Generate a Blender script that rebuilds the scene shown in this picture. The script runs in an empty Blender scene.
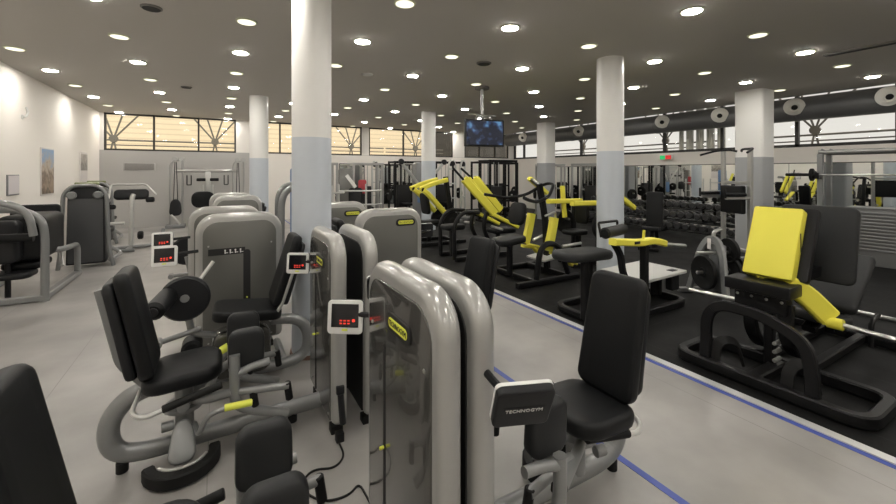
import bpy, bmesh, math, random
from mathutils import Vector as V, Matrix as Mx
random.seed(7)
S = bpy.context.scene
COL = S.collection
PI = math.pi
# ------------------------------------------------------------------ camera
cd = bpy.data.cameras.new('camera'); cam = bpy.data.objects.new('camera', cd); COL.objects.link(cam)
cd.sensor_width = 36; cd.lens = 398 / 896 * 36; cd.shift_y = -80 / 896; cd.clip_start = .05; cd.clip_end = 200
cam.location = (0, 0, 1.7); cam.rotation_euler = (PI / 2, 0, -math.atan(231 / 398))
S.camera = cam
# ------------------------------------------------------------------ world, sun, exposure
w = bpy.data.worlds.new('world'); S.world = w; w.use_nodes = True
bg = w.node_tree.nodes['Background']; bg.inputs[0].default_value = (1, .97, .93, 1); bg.inputs[1].default_value = .95
sl = bpy.data.lights.new('sun', 'SUN'); sl.energy = 3.4; sl.angle = .02; sl.color = (1, .93, .8)
so = bpy.data.objects.new('sun', sl); COL.objects.link(so); so.rotation_euler = (math.radians(38), 0, math.radians(8)); so.location = (0, -10, 20)
S.view_settings.view_transform = 'Standard'; S.view_settings.look = 'None'; S.view_settings.gamma = 1
S.view_settings.exposure = 0.0; S.view_settings.use_curve_mapping = False
LAMP = 160.0      # radiance of a bright downlight
try:
    S.cycles.use_denoising = True; S.cycles.use_light_tree = True; S.cycles.max_bounces = 8
    S.cycles.sample_clamp_indirect = 6
except Exception: pass

# ------------------------------------------------------------------ materials
def mat(name, col, rough=.5, metal=0., bump=0., bscale=200., var=0., vscale=6., emit=0., coat=0., ecol=None, spec=None):
    m = bpy.data.materials.new(name); m.use_nodes = True
    nt = m.node_tree; b = nt.nodes['Principled BSDF']
    c = (*col, 1); b.inputs['Base Color'].default_value = c
    b.inputs['Roughness'].default_value = rough; b.inputs['Metallic'].default_value = metal
    if coat: b.inputs['Coat Weight'].default_value = coat
    if spec is not None: b.inputs['Specular IOR Level'].default_value = spec
    tc = nt.nodes.new('ShaderNodeTexCoord')
    if var:
        n = nt.nodes.new('ShaderNodeTexNoise'); n.inputs['Scale'].default_value = vscale; n.inputs['Detail'].default_value = 5
        nt.links.new(tc.outputs['Object'], n.inputs['Vector'])
        r = nt.nodes.new('ShaderNodeValToRGB')
        r.color_ramp.elements[0].position = .3; r.color_ramp.elements[1].position = .7
        r.color_ramp.elements[0].color = (*[x * (1 - var) for x in col], 1); r.color_ramp.elements[1].color = (*[min(1, x * (1 + var)) for x in col], 1)
        nt.links.new(n.outputs['Fac'], r.inputs['Fac']); nt.links.new(r.outputs['Color'], b.inputs['Base Color'])
    if bump:
        n2 = nt.nodes.new('ShaderNodeTexNoise'); n2.inputs['Scale'].default_value = bscale
        nt.links.new(tc.outputs['Object'], n2.inputs['Vector'])
        bp = nt.nodes.new('ShaderNodeBump'); bp.inputs['Strength'].default_value = bump; bp.inputs['Distance'].default_value = .002
        nt.links.new(n2.outputs['Fac'], bp.inputs['Height']); nt.links.new(bp.outputs['Normal'], b.inputs['Normal'])
    if emit:
        b.inputs['Emission Color'].default_value = (*(ecol or col), 1); b.inputs['Emission Strength'].default_value = emit
    return m

def math_node(nt, op, a, b=None):
    n = nt.nodes.new('ShaderNodeMath'); n.operation = op
    for i, x in enumerate((a, b)):
        if x is None: continue
        if isinstance(x, (int, float)): n.inputs[i].default_value = x
        else: nt.links.new(x, n.inputs[i])
    return n.outputs[0]

def seam_mat(name, col, var, vs, rough, px, py, wid, dark, spec=.5):
    """floor covering laid in sheets: mottled colour, seams every px / py metres"""
    m = mat(name, col, rough, var=var, vscale=vs, spec=spec); nt = m.node_tree; b = nt.nodes['Principled BSDF']
    tc = nt.nodes.new('ShaderNodeTexCoord'); sp = nt.nodes.new('ShaderNodeSeparateXYZ'); nt.links.new(tc.outputs['Object'], sp.inputs[0])
    f = None
    for o, p in ((sp.outputs[0], px), (sp.outputs[1], py)):
        if not p: continue
        q = math_node(nt, 'LESS_THAN', math_node(nt, 'FRACT', math_node(nt, 'DIVIDE', math_node(nt, 'ADD', o, 40.33), p)), wid / p)
        f = q if f is None else math_node(nt, 'MAXIMUM', f, q)
    mix = nt.nodes.new('ShaderNodeMix'); mix.data_type = 'RGBA'
    src = b.inputs['Base Color'].links[0].from_socket
    nt.links.new(f, mix.inputs[0]); nt.links.new(src, mix.inputs[6]); mix.inputs[7].default_value = (*dark, 1)
    nt.links.new(mix.outputs[2], b.inputs['Base Color'])
    n = nt.nodes.new('ShaderNodeTexNoise'); n.inputs['Scale'].default_value = 3.; n.inputs['Detail'].default_value = 6
    nt.links.new(tc.outputs['Object'], n.inputs['Vector'])
    r = math_node(nt, 'ADD', math_node(nt, 'MULTIPLY', n.outputs['Fac'], .22), rough - .11)
    nt.links.new(r, b.inputs['Roughness'])
    return m

def split_mat(name, lo, hi, z, rough=.5):
    """wall paint in two colours that meet at height z"""
    m = mat(name, hi, rough); nt = m.node_tree; b = nt.nodes['Principled BSDF']
    g = nt.nodes.new('ShaderNodeNewGeometry'); sp = nt.nodes.new('ShaderNodeSeparateXYZ'); nt.links.new(g.outputs['Position'], sp.inputs[0])
    mix = nt.nodes.new('ShaderNodeMix'); mix.data_type = 'RGBA'
    nt.links.new(math_node(nt, 'GREATER_THAN', sp.outputs[2], z), mix.inputs[0])
    mix.inputs[6].default_value = (*lo, 1); mix.inputs[7].default_value = (*hi, 1)
    nt.links.new(mix.outputs[2], b.inputs['Base Color']); return m

def picture_mat(name, cols, scale):
    m = mat(name, cols[0], .4); nt = m.node_tree; b = nt.nodes['Principled BSDF']
    tc = nt.nodes.new('ShaderNodeTexCoord'); sp = nt.nodes.new('ShaderNodeSeparateXYZ'); nt.links.new(tc.outputs['Object'], sp.inputs[0])
    n = nt.nodes.new('ShaderNodeTexNoise'); n.inputs['Scale'].default_value = scale; n.inputs['Detail'].default_value = 6
    nt.links.new(tc.outputs['Object'], n.inputs['Vector'])
    f = math_node(nt, 'ADD', math_node(nt, 'ADD', sp.outputs[2], .5), math_node(nt, 'MULTIPLY', math_node(nt, 'SUBTRACT', n.outputs['Fac'], .5), .9))
    r = nt.nodes.new('ShaderNodeValToRGB'); e = r.color_ramp.elements
    while len(e) < len(cols): e.new(.5)
    for i, c in enumerate(cols): e[i].position = i / (len(cols) - 1); e[i].color = (*c, 1)
    nt.links.new(f, r.inputs['Fac']); nt.links.new(r.outputs['Color'], b.inputs['Base Color']); return m

M = {}
M['floor'] = seam_mat('grey_vinyl_floor', (.29, .278, .265), .24, 1.3, .34, 1.06, 0, .006, (.2, .19, .18))
M['rubber'] = seam_mat('black_rubber_floor', (.0075, .0075, .0075), .3, 40, .58, 1.0, 1.0, .008, (.02, .02, .02), .12)
M['white'] = mat('white_wall_paint', (.86, .82, .765), .7, bump=.05)
M['ceil'] = mat('grey_ceiling_paint', (.6, .57, .525), .85)
M['backwall'] = split_mat('grey_and_white_wall_paint', (.47, .46, .445), (.82, .79, .74), 2.36, .6)
M['colpaint'] = split_mat('column_paint', (.55, .59, .64), (.8, .79, .76), 2.02, .35)
M['colpaint2'] = split_mat('column_paint_grey', (.37, .38, .39), (.8, .79, .76), 2.02, .45)
M['strip'] = mat('aluminium_strip', (.72, .72, .7), .35, .5)
M['blue'] = mat('blue_floor_tape', (.05, .08, .33), .45)
M['pad'] = mat('black_upholstery', (.0075, .008, .0087), .47, spec=.22, bump=.12, bscale=420)
M['pad2'] = mat('charcoal_upholstery', (.019, .02, .021), .5, spec=.25, bump=.12, bscale=420)
M['shell'] = mat('black_plastic', (.014, .0145, .016), .45, spec=.25)
M['frame'] = mat('grey_metallic_paint', (.23, .235, .237), .33, .35, coat=.3)
M['shroud'] = mat('silver_shroud', (.37, .368, .352), .28, .35, coat=.5)
M['panel'] = mat('dark_metallic_panel', (.075, .073, .067), .2, .35, coat=.6)
M['panel2'] = mat('grey_panel', (.14, .14, .128), .3, .3, coat=.4)
M['dark'] = mat('dark_slot', (.006, .006, .006), .6)
M['yellow'] = mat('yellow_paint', (.8, .73, .075), .5)
M['lime'] = mat('lime_grip', (.75, .8, .1), .5)
M['logo'] = mat('yellow_lettering', (.75, .78, .08), .5)
M['logo_w'] = mat('silver_lettering', (.55, .55, .53), .4)
M['black'] = mat('black_steel', (.006, .006, .0065), .4, spec=.22)
M['blackr'] = mat('black_rubber', (.007, .007, .007), .6, spec=.25)
M['chrome'] = mat('chrome', (.7, .7, .69), .3, 1.)
M['steel'] = mat('brushed_steel', (.45, .45, .44), .35, .8)
M['bright'] = mat('silver_tube', (.6, .6, .58), .3, .5)
M['bezel'] = mat('white_bezel', (.72, .72, .7), .35)
M['screen'] = mat('dark_screen', (.01, .01, .012), .12)
M['red'] = mat('red_digits', (.9, .05, .03), .5, emit=.8)
M['mirror'] = mat('mirror_glass', (.78, .8, .79), .015, 1.)
M['wframe'] = mat('dark_window_frame', (.025, .024, .023), .45)
M['truss'] = mat('outdoor_steel', (.16, .15, .135), .6)
M['duct'] = mat('dark_duct', (.16, .163, .165), .4, .3)
M['nozzle'] = mat('cream_nozzle', (.87, .85, .79), .45)
M['board'] = mat('grey_board', (.52, .52, .5), .5)
M['louvre'] = mat('grey_louvre', (.2, .2, .2), .45, .3)
M['vent'] = mat('vent_grey', (.2, .19, .18), .6)
M['cream'] = mat('cream_cladding', (.9, .76, .56), .7)
M['redpad'] = mat('red_vinyl', (.35, .03, .04), .5)
M['bluepad'] = mat('blue_vinyl', (.12, .22, .4), .5)
M['lamp'] = mat('lamp_bright', (1, 1, 1), .5, emit=LAMP, ecol=(1, .955, .88))
M['lampdim'] = mat('lamp_dim', (.8, .8, .7), .5, emit=1.5, ecol=(1, .97, .72))
M['trimring'] = mat('lamp_ring', (.7, .72, .55), .4)
M['green'] = mat('green_sign', (.02, .5, .15), .5, emit=.7)
M['redsign'] = mat('red_sign', (.7, .03, .03), .5, emit=.6)
M['paper'] = mat('white_paper', (.72, .68, .66), .6)
M['glass'] = bpy.data.materials.new('window_glass'); M['glass'].use_nodes = True
_nt = M['glass'].node_tree; _nt.nodes.clear()
_o = _nt.nodes.new('ShaderNodeOutputMaterial'); _mx = _nt.nodes.new('ShaderNodeMixShader'); _t = _nt.nodes.new('ShaderNodeBsdfTransparent'); _g = _nt.nodes.new('ShaderNodeBsdfGlossy')
_t.inputs[0].default_value = (.93, .93, .91, 1); _g.inputs['Roughness'].default_value = .02; _mx.inputs[0].default_value = .018
_nt.links.new(_t.outputs[0], _mx.inputs[1]); _nt.links.new(_g.outputs[0], _mx.inputs[2]); _nt.links.new(_mx.outputs[0], _o.inputs[0])

# ------------------------------------------------------------------ mesh helpers
def build(name, bm, m, parent=None, ang=35):
    bmesh.ops.recalc_face_normals(bm, faces=bm.faces)
    me = bpy.data.meshes.new(name); bm.to_mesh(me); bm.free()
    for p in me.polygons: p.use_smooth = True
    me.set_sharp_from_angle(angle=math.radians(ang))
    me.materials.append(M[m] if isinstance(m, str) else m)
    o = bpy.data.objects.new(name, me); COL.objects.link(o)
    if parent is not None: o.parent = parent
    return o

def thing(name, label, cat, loc=(0, 0, 0), rz=0, group=None):
    o = bpy.data.objects.new(name, None); COL.objects.link(o); o.empty_display_size = .1
    o.location = loc; o.rotation_euler = (0, 0, rz)
    return tag(o, label, cat, group)

def tag(o, label, cat, group=None):
    o['label'] = label; o['category'] = cat
    if group: o['group'] = group
    return o

def struct(o):
    o['kind'] = 'structure'; return o

def copy_tree(o, parent=None):
    c = o.copy(); COL.objects.link(c)
    if parent is not None: c.parent = parent
    for ch in list(o.children): copy_tree(ch, c)
    return c

def dup(o, label, loc, rz=0, group=None):
    c = copy_tree(o); c.location = loc; c.rotation_euler = (0, 0, rz); c['label'] = label
    if group: c['group'] = group
    return c

def NB(): return bmesh.new()

def frame(o, x, y):
    x = V(x).normalized(); y = V(y); y = (y - x * y.dot(x)).normalized(); z = x.cross(y)
    m = Mx.Identity(4)
    for i, a in enumerate((x, y, z)):
        for j in range(3): m[j][i] = a[j]
    m.translation = V(o); return m

def box(bm, c, s, bev=0., rz=0., mtx=None):
    r = bmesh.ops.create_cube(bm, size=1); vs = r['verts']
    bmesh.ops.scale(bm, vec=s, verts=vs)
    if bev:
        es = list({e for v in vs for e in v.link_edges})
        q = bmesh.ops.bevel(bm, geom=es, offset=bev, segments=2, affect='EDGES', profile=.5)
        vs = list({v for f in q['faces'] for v in f.verts} | {v for v in vs if v.is_valid})
    if mtx is None: mtx = Mx.Translation(c) @ Mx.Rotation(rz, 4, 'Z')
    else: mtx = mtx @ Mx.Translation(c)
    bmesh.ops.transform(bm, matrix=mtx, verts=vs); return bm

def fillet(pts, r, closed=False, n=5):
    pts = [V(p) for p in pts]; N = len(pts)
    if not r or N < 3: return pts
    out = []
    for i, p in enumerate(pts):
        if not closed and i in (0, N - 1): out.append(p); continue
        a = pts[i - 1]; b = pts[(i + 1) % N]
        ra = min(r, (a - p).length * .49); rb = min(r, (b - p).length * .49)
        pa = p + (a - p).normalized() * ra; pb = p + (b - p).normalized() * rb
        for k in range(n + 1):
            t = k / n; out.append(pa * (1 - t) ** 2 + p * 2 * t * (1 - t) + pb * t * t)
    return out

def sweep(bm, pts, prof, closed=False, up=(0, 0, 1), cap=True):
    N = len(pts); T = []
    for i in range(N):
        a = pts[(i - 1) % N] if (closed or i) else pts[i]; b = pts[(i + 1) % N] if (closed or i < N - 1) else pts[i]
        T.append((b - a).normalized())
    u = V(up)
    if abs(u.dot(T[0])) > .95: u = V((1, 0, 0)) if abs(T[0].x) < .9 else V((0, 1, 0))
    n = (u - T[0] * u.dot(T[0])).normalized(); rings = []
    for i in range(N):
        if i:
            ax = T[i - 1].cross(T[i])
            if ax.length > 1e-6: n = Mx.Rotation(T[i - 1].angle(T[i]), 3, ax.normalized()) @ n
        n = (n - T[i] * n.dot(T[i])).normalized(); b = T[i].cross(n)
        rings.append([bm.verts.new(pts[i] + b * x + n * y) for x, y in prof])
    K = len(prof)
    for i in range(N if closed else N - 1):
        A = rings[i]; B = rings[(i + 1) % N]
        for k in range(K): bm.faces.new((A[k], A[(k + 1) % K], B[(k + 1) % K], B[k]))
    if cap and not closed: bm.faces.new(rings[0][::-1]); bm.faces.new(rings[-1])
    return bm

def tube(bm, pts, r, fr=0., seg=10, closed=False, oval=1.):
    prof = [(r * math.cos(2 * PI * k / seg), r * oval * math.sin(2 * PI * k / seg)) for k in range(seg)]
    return sweep(bm, fillet(pts, fr, closed), prof, closed)

def bar(bm, pts, w, h, fr=0., closed=False, up=(0, 0, 1)):
    """rectangular steel section, w across and h along 'up'"""
    a, b, c = w / 2, h / 2, min(w, h) * .16
    prof = [(a, -b + c), (a, b - c), (a - c, b), (-a + c, b), (-a, b - c), (-a, -b + c), (-a + c, -b), (a - c, -b)]
    return sweep(bm, fillet(pts, fr, closed), prof, closed, up)

def outline(w, h, rt, rb, n=5):
    out = []
    for cx, cy, r, a0 in ((1, 1, rt, 0), (-1, 1, rt, 90), (-1, -1, rb, 180), (1, -1, rb, 270)):
        for k in range(n + 1):
            a = math.radians(a0 + 90 * k / n)
            out.append((cx * (w / 2 - r) + r * math.cos(a), cy * (h / 2 - r) + r * math.sin(a)))
    return out

def pad(bm, mtx, w, h, t, rc=.05, re=.02, taper=1., bow=0., rb=None, crown=0., n=5):
    """cushion or moulded shell: rounded rectangle w x h, thickness t along local z"""
    rb = rc if rb is None else rb; prof = []
    for k in range(4):
        a = PI / 2 * k / 3; prof.append((re * (1 - math.sin(a)), -t / 2 + re * (1 - math.cos(a))))
    prof += [(i, -z) for i, z in prof[::-1]]
    if crown: m_ = min(w, h) * .22; prof = prof + [(m_, t / 2 + crown)]
    rings = []
    for ins, z in prof:
        ring = []
        for x, y in outline(w - 2 * ins, h - 2 * ins, max(rc - ins, .003), max(rb - ins, .003), n):
            x *= 1 + (taper - 1) * (y / h + .5)
            ring.append(bm.verts.new(mtx @ V((x, y, z + bow * (2 * x / w) ** 2))))
        rings.append(ring)
    K = len(rings[0])
    for A, B in zip(rings, rings[1:]):
        for k in range(K): bm.faces.new((A[k], A[(k + 1) % K], B[(k + 1) % K], B[k]))
    bm.faces.new(rings[0][::-1]); bm.faces.new(rings[-1]); return bm

def lathe(bm, p, axis, prof, seg=20):
    ax = V(axis).normalized(); u = V((0, 0, 1)) if abs(ax.z) < .9 else V((1, 0, 0)); x = ax.cross(u).normalized(); y = ax.cross(x)
    rings = [[bm.verts.new(V(p) + ax * h + (x * math.cos(2 * PI * k / seg) + y * math.sin(2 * PI * k / seg)) * r) for k in range(seg)] for r, h in prof]
    for A, B in zip(rings, rings[1:]):
        for k in range(seg): bm.faces.new((A[k], A[(k + 1) % seg], B[(k + 1) % seg], B[k]))
    bm.faces.new(rings[0][::-1]); bm.faces.new(rings[-1]); return bm

def cyl(bm, a, b, r, seg=16, bev=.004):
    a, b = V(a), V(b); L = (b - a).length; bev = min(bev, r * .4, L * .3)
    return lathe(bm, a, b - a, [(r - bev, 0), (r, bev), (r, L - bev), (r - bev, L)], seg)

def text(name, s, size, mtx, m, parent, sx=1.):
    cu = bpy.data.curves.new(name, 'FONT'); cu.body = s; cu.size = size; cu.extrude = .0008; cu.align_x = 'CENTER'; cu.align_y = 'CENTER'; cu.resolution_u = 2
    t = bpy.data.objects.new(name + '_c', cu); COL.objects.link(t); bpy.context.view_layer.update()
    me = bpy.data.meshes.new_from_object(t.evaluated_get(bpy.context.evaluated_depsgraph_get())); bpy.data.objects.remove(t)
    me.transform(mtx @ Mx.Diagonal((sx, 1, 1, 1))); me.materials.clear(); me.materials.append(M[m])
    o = bpy.data.objects.new(name, me); COL.objects.link(o); o.parent = parent; return o

T = Mx.Translation
# ================================================================== ROOM
XL, XR, Y0, Y1, ZC = -3.0, 12.6, -4.0, 15.3, 3.47
def sbox(name, lo, hi, m, kind=True, bev=0):
    b = NB(); lo, hi = V(lo), V(hi); box(b, (lo + hi) / 2, hi - lo, bev); o = build(name, b, m)
    return struct(o) if kind else o
sbox('floor', (XL - .2, Y0, -.2), (3.43, Y1 + .2, 0), 'floor')
sbox('floor_rubber', (3.47, Y0, -.2), (XR + .2, Y1 + .2, .006), 'rubber')
sbox('trim_1', (3.40, Y0, -.1), (3.475, Y1, .009), 'strip')
sbox('trim_2', (3.355, Y0, -.1), (3.398, Y1, .002), 'blue')
sbox('trim_3', (2.05, Y0, -.1), (2.095, Y1, .002), 'blue')
sbox('ceiling', (XL - .2, Y0, ZC), (11.74, Y1 + .2, ZC + .35), 'ceil')
sbox('ceiling_slot', (11.74, Y0, ZC + .42), (XR + .3, Y1 + .2, ZC + .6), 'ceil')
sbox('wall_left', (XL - .2, Y0, 0), (XL, Y1, ZC), 'white')
sbox('wall_front', (XL - .2, Y0 - .2, 0), (XR + .2, Y0, ZC + .5), 'white')
ZS = 2.35
sbox('wall_back', (XL - .2, Y1, 0), (1.55, Y1 + .2, ZS), 'backwall')
sbox('wall_back_white', (1.55, Y1, 0), (XR + .2, Y1 + .2, ZS), 'white')
for i, (a, b) in enumerate(((XL - .2, -2.9), (.56, 1.25), (4.95, 5.24), (9.14, 9.75), (12.3, XR + .2))):
    sbox('wall_back_pier.%03d' % i, (a, Y1, ZS), (b, Y1 + .2, ZC), 'backwall')
sbox('wall_right', (XR, Y0, 0), (XR + .2, Y1 + .2, ZS - .03), 'white')
sbox('wall_right_end', (XR, Y0, ZS - .03), (XR + .2, Y0 + 1.5, ZC + .5), 'white')

def window(n, axis, a, b, z0, z1, at, mull, fw=.05):
    """framed strip of panes; axis 'x' runs along X at Y=at, axis 'y' along Y at X=at"""
    def P(u, v, z): return (u, at + v, z) if axis == 'x' else (at + v, u, z)
    def bb(bm, u0, u1, z0_, z1_, d=.09):
        p, q = V(P(u0, .02, z0_)), V(P(u1, .02 + d, z1_))
        lo = V(map(min, p, q)); hi = V(map(max, p, q)); box(bm, (lo + hi) / 2, hi - lo)
    f = NB()
    bb(f, a, b, z0, z0 + fw); bb(f, a, b, z1 - fw, z1); bb(f, a, a + fw, z0, z1); bb(f, b - fw, b, z0, z1)
    for u in mull: bb(f, u - fw / 2, u + fw / 2, z0, z1)
    o = struct(build('window_%d' % n, f, 'wframe'))
    g = NB(); p, q = V(P(a, .06, z0)), V(P(b, .066, z1)); lo = V(map(min, p, q)); hi = V(map(max, p, q)); box(g, (lo + hi) / 2, hi - lo)
    build('glass', g, 'glass', o); return o
window(1, 'x', -2.9, .56, ZS, ZC, Y1, (-1.7, -.52))
window(2, 'x', 1.25, 4.95, ZS, ZC, Y1, (1.95, 3.4))
window(3, 'x', 5.24, 9.14, ZS, ZC, Y1, (6.75,))
window(4, 'x', 9.75, 12.3, ZS, ZC, Y1, (10.6, 11.5))
window(5, 'y', -2.5, Y1, ZS - .03, ZC + .42, XR, [-.9 + 1.72 * k for k in range(10)], .075)

# columns
def column(n, x, y, r, m, rnd=True):
    b = NB()
    if rnd:
        lathe(b, (x, y, 0), (0, 0, 1), [(r, 0), (r, ZC)], 40)
        box(b, (x + r * .55, y - r * .55, ZC / 2), (.03, r * 1.05, ZC), 0, math.radians(-50))
    else:
        out = outline(2 * r, 2 * r, .05, .05, 3)
        vs = [[b.verts.new((x + p, y + q, z)) for p, q in out] for z in (0, ZC)]
        for k in range(len(out)): b.faces.new((vs[0][k], vs[0][(k + 1) % len(out)], vs[1][(k + 1) % len(out)], vs[1][k]))
    return struct(build('column_%d' % n, b, m))
column(1, .775, 3.92, .175, 'colpaint'); column(2, .85, 10.3, .2, 'colpaint')
column(3, 5.33, 4.12, .2, 'colpaint'); column(4, 5.4, 10.45, .21, 'colpaint')
column(5, 10.17, 4.17, .27, 'colpaint2', False); column(6, 10.28, 10.66, .24, 'colpaint2', False)
column(7, .8, -2.6, .2, 'colpaint'); column(8, 5.35, -2.3, .2, 'colpaint')
b = NB(); lathe(b, (.775, 3.92, 0), (0, 0, 1), [(.19, 0), (.19, .03), (.178, .035)], 32); struct(build('trim_4', b, mat('brown_base_ring', (.2, .12, .09), .5)))

# mirrors: right wall and back wall (framed sheets)
def mirror(n, axis, a, b, z0, z1, at, lab):
    t = NB(); g = NB()
    if axis == 'y':
        box(t, (at, (a + b) / 2, (z0 + z1) / 2), (.02, b - a, z1 - z0)); box(g, (at - .012, (a + b) / 2, (z0 + z1) / 2), (.006, b - a - .012, z1 - z0 - .04))
    else:
        box(t, ((a + b) / 2, at, (z0 + z1) / 2), (b - a, .02, z1 - z0)); box(g, ((a + b) / 2, at - .012, (z0 + z1) / 2), (b - a - .05, .006, z1 - z0 - .05))
    o = build('wall_mirror', t, 'wframe'); tag(o, lab, 'mirror', 'wall mirrors'); build('mirror_glass', g, 'mirror', o)
for i, (a, b) in enumerate(((-1.5, 1.6), (1.6, 4.4), (4.4, 7.2), (7.2, 9.6), (9.6, 12.4))):
    mirror(i, 'y', a, b, .12, 1.93, XR - .012, ['large wall mirror beyond the slatted grey cabinet, past the frame edge', 'large wall mirror behind the barbell rack and grey cabinet', 'large wall mirror behind the square grey column and dip tower',
           'large wall mirror behind the upright black bench and dumbbells', 'wall mirror at the far end of the dumbbell racks'][i])
mirror(7, 'x', 2.4, 3.6, .5, 2.0, Y1 - .012, 'narrow dark framed mirror on white back wall behind near column')
mirror(8, 'x', 4.05, 5.05, .5, 2.03, Y1 - .012, 'dark framed mirror on back wall behind the silver railed machine with red pad')
mirror(9, 'x', 5.6, 7.7, .4, 2.03, Y1 - .012, 'wide dark framed mirror on back wall behind the cable column')

# what stands beyond the windows
o = sbox('exterior_cladding', (-9, 18.6, -.2), (9.3, 18.9, 8.5), 'cream')
nt = M['cream'].node_tree; tc = nt.nodes.new('ShaderNodeTexCoord'); wv = nt.nodes.new('ShaderNodeTexWave'); wv.bands_direction = 'Z'; wv.inputs['Scale'].default_value = 1.6; wv.inputs['Distortion'].default_value = .4
rp = nt.nodes.new('ShaderNodeValToRGB'); rp.color_ramp.elements[0].color = (.78, .66, .48, 1); rp.color_ramp.elements[0].position = .0; rp.color_ramp.elements[1].color = (.93, .8, .6, 1); rp.color_ramp.elements[1].position = .25
nt.links.new(tc.outputs['Object'], wv.inputs['Vector']); nt.links.new(wv.outputs['Fac'], rp.inputs['Fac']); nt.links.new(rp.outputs['Color'], nt.nodes['Principled BSDF'].inputs['Base Color'])
sbox('exterior_annex', (9.5, 17.6, -.2), (14.5, 19, 8.5), mat('dark_annex', (.06, .055, .05), .7))
sbox('ground', (-30, -30, -.5), (60, 60, -.25), mat('outdoor_ground', (.3, .29, .27), .8))

def truss(lab, axis, at, c, z0, z1, half, node_z, group):
    """outdoor steel bracing: chords and diagonals meeting in a round node"""
    def P(u, z): return (u, at, z) if axis == 'x' else (at, u, z)
    t = thing('steel_brace', lab, 'steel brace', P(c, 0), 0, group)
    def L(u, z): return (u, 0, z) if axis == 'x' else (0, u, z)
    def member(nm, a, b, r):
        m = NB(); tube(m, [L(*a), L(*b)], r, seg=8); build(nm, m, 'truss', t)
    member('chord', (-half, z0), (half, z0), .028); member('chord', (-half, z0 - .16), (half, z0 - .16), .02)
    for du, dz in ((-1.05, 1.3), (-.38, 1.3), (.38, 1.3), (1.05, 1.3)): member('diagonal', (0, node_z), (du, node_z + dz), .026)
    member('diagonal', (0, node_z), (-.55, node_z - 3.1), .026); member('diagonal', (0, node_z), (.55, node_z - 3.1), .026)
    n = NB(); nx = (0, 1, 0) if axis == 'x' else (1, 0, 0); cyl(n, V(L(0, node_z)) - V(nx) * .05, V(L(0, node_z)) + V(nx) * .05, .12); build('node_plate', n, 'truss', t)
for c, lab in ((-2.9, 'outdoor steel brace behind the window at the white left wall'), (-.06, 'outdoor steel brace with star node in back window beside round column'), (4.9, 'outdoor steel brace in back window beside near white column'), (7.9, 'outdoor steel brace in back window before the hanging television')):
    truss(lab, 'x', 16.6, c, 2.74, 4, 1.45, 2.78, 'steel braces outside the back windows')
for c, lab in ((12.4, 'outdoor steel brace in side windows between far and middle columns'), (8.6, 'outdoor steel brace in side windows above exit sign'), (4.39, 'outdoor steel brace with star node in side window above barbell rack'), (.4, 'outdoor steel brace in side window beside the frame edge')):
    truss(lab, 'y', 14.2, c, 2.72, 4, 1.75, 2.85, 'steel braces outside the side windows')
t = NB()
for k in range(9): cyl(t, (13.5 + .13 * (k % 2), 6.35 + .16 * k, -.25), (13.5 + .13 * (k % 2), 6.35 + .16 * k, 4.4), .07, 12)
tag(build('outdoor_pipes', t, 'bright'), 'bundle of silver upright pipes outside the side window', 'pipes')

# ================================================================== CEILING ITEMS
ring = NB(); lathe(ring, (0, 0, 0), (0, 0, -1), [(.118, 0), (.118, .008), (.098, .014), (.092, .004)], 24)
def make_light(name, lab, grp, m):
    t = thing(name, lab, 'ceiling light', (0, 0, ZC), 0, grp)
    r = NB(); lathe(r, (0, 0, 0), (0, 0, -1), [(.118, 0), (.118, .008), (.1, .014)], 24); build('trim_ring', r, 'trimring', t)
    d = NB(); lathe(d, (0, 0, -.0142), (0, 0, -1), [(.097, 0), (.09, .004)], 16); build('diffuser', d, m, t); return t
ring.free()
LB = make_light('ceiling_downlight', 'round recessed downlight shining bright white in the grey ceiling', 'bright ceiling downlights', 'lamp')
LD = make_light('dim_downlight', 'round recessed downlight glowing dim cream with greenish rim', 'dim ceiling downlights', 'lampdim')
ub = ud = False
for k in range(-2, 8):
    for j in range(-4, 10):
        x, y = .3 + 1.4 * k + .008 * k * k * (k > 3), 2.43 + 1.4 * j
        if (k == 7 and j == 6) or y > 15.1: continue
        odd = (k + j) % 2
        if odd:
            o = LB if not ub else dup(LB, LB['label'], (0, 0, 0)); ub = True
        else:
            o = LD if not ud else dup(LD, LD['label'], (0, 0, 0)); ud = True
        o.location = (x, y, ZC)

def ceiling_disc(x, y, r, m, lab, name='ceiling_speaker', cat='ceiling speaker'):
    t = thing(name, lab, cat, (x, y, ZC)); b = NB(); lathe(b, (0, 0, 0), (0, 0, -1), [(r, 0), (r, .012), (r * .86, .02)], 24); build('rim', b, m, t)
    g = NB(); lathe(g, (0, 0, -.0195), (0, 0, -1), [(r * .84, 0), (r * .8, .005)], 20); build('grille', g, 'dark' if m != 'bezel' else 'bezel', t)
ceiling_disc(-.61, 5.3, .1, 'vent', 'dark round ceiling speaker ahead of the near column')
ceiling_disc(-.55, 9.9, .1, 'vent', 'small dark round ceiling speaker above the leg machines')
ceiling_disc(3.75, 5.3, .12, 'vent', 'dark round ceiling speaker near the television bracket')
ceiling_disc(2.35, 6.95, .1, 'bezel', 'white round smoke detector on ceiling before the television', 'smoke_detector', 'smoke detector')
b = NB(); lathe(b, (-2.4, 5.25, ZC), (0, 0, -1), [(.11, 0), (.11, .01), (.06, .03)], 24); tag(build('ceiling_vent', b, 'vent'), 'grey round air vent on ceiling beside white left wall', 'air vent')
t = thing('linear_diffuser', 'long narrow grey air diffuser in ceiling near the duct', 'air vent', (7.95, 1.9, ZC))
b = NB(); box(b, (0, -.3, -.012), (.14, 1.5, .024), .004); build('frame', b, 'vent', t)
for s in (-1, 1): b = NB(); box(b, (s * .03, -.3, -.027), (.02, 1.4, .006)); build('slot', b, 'dark', t)

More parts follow.
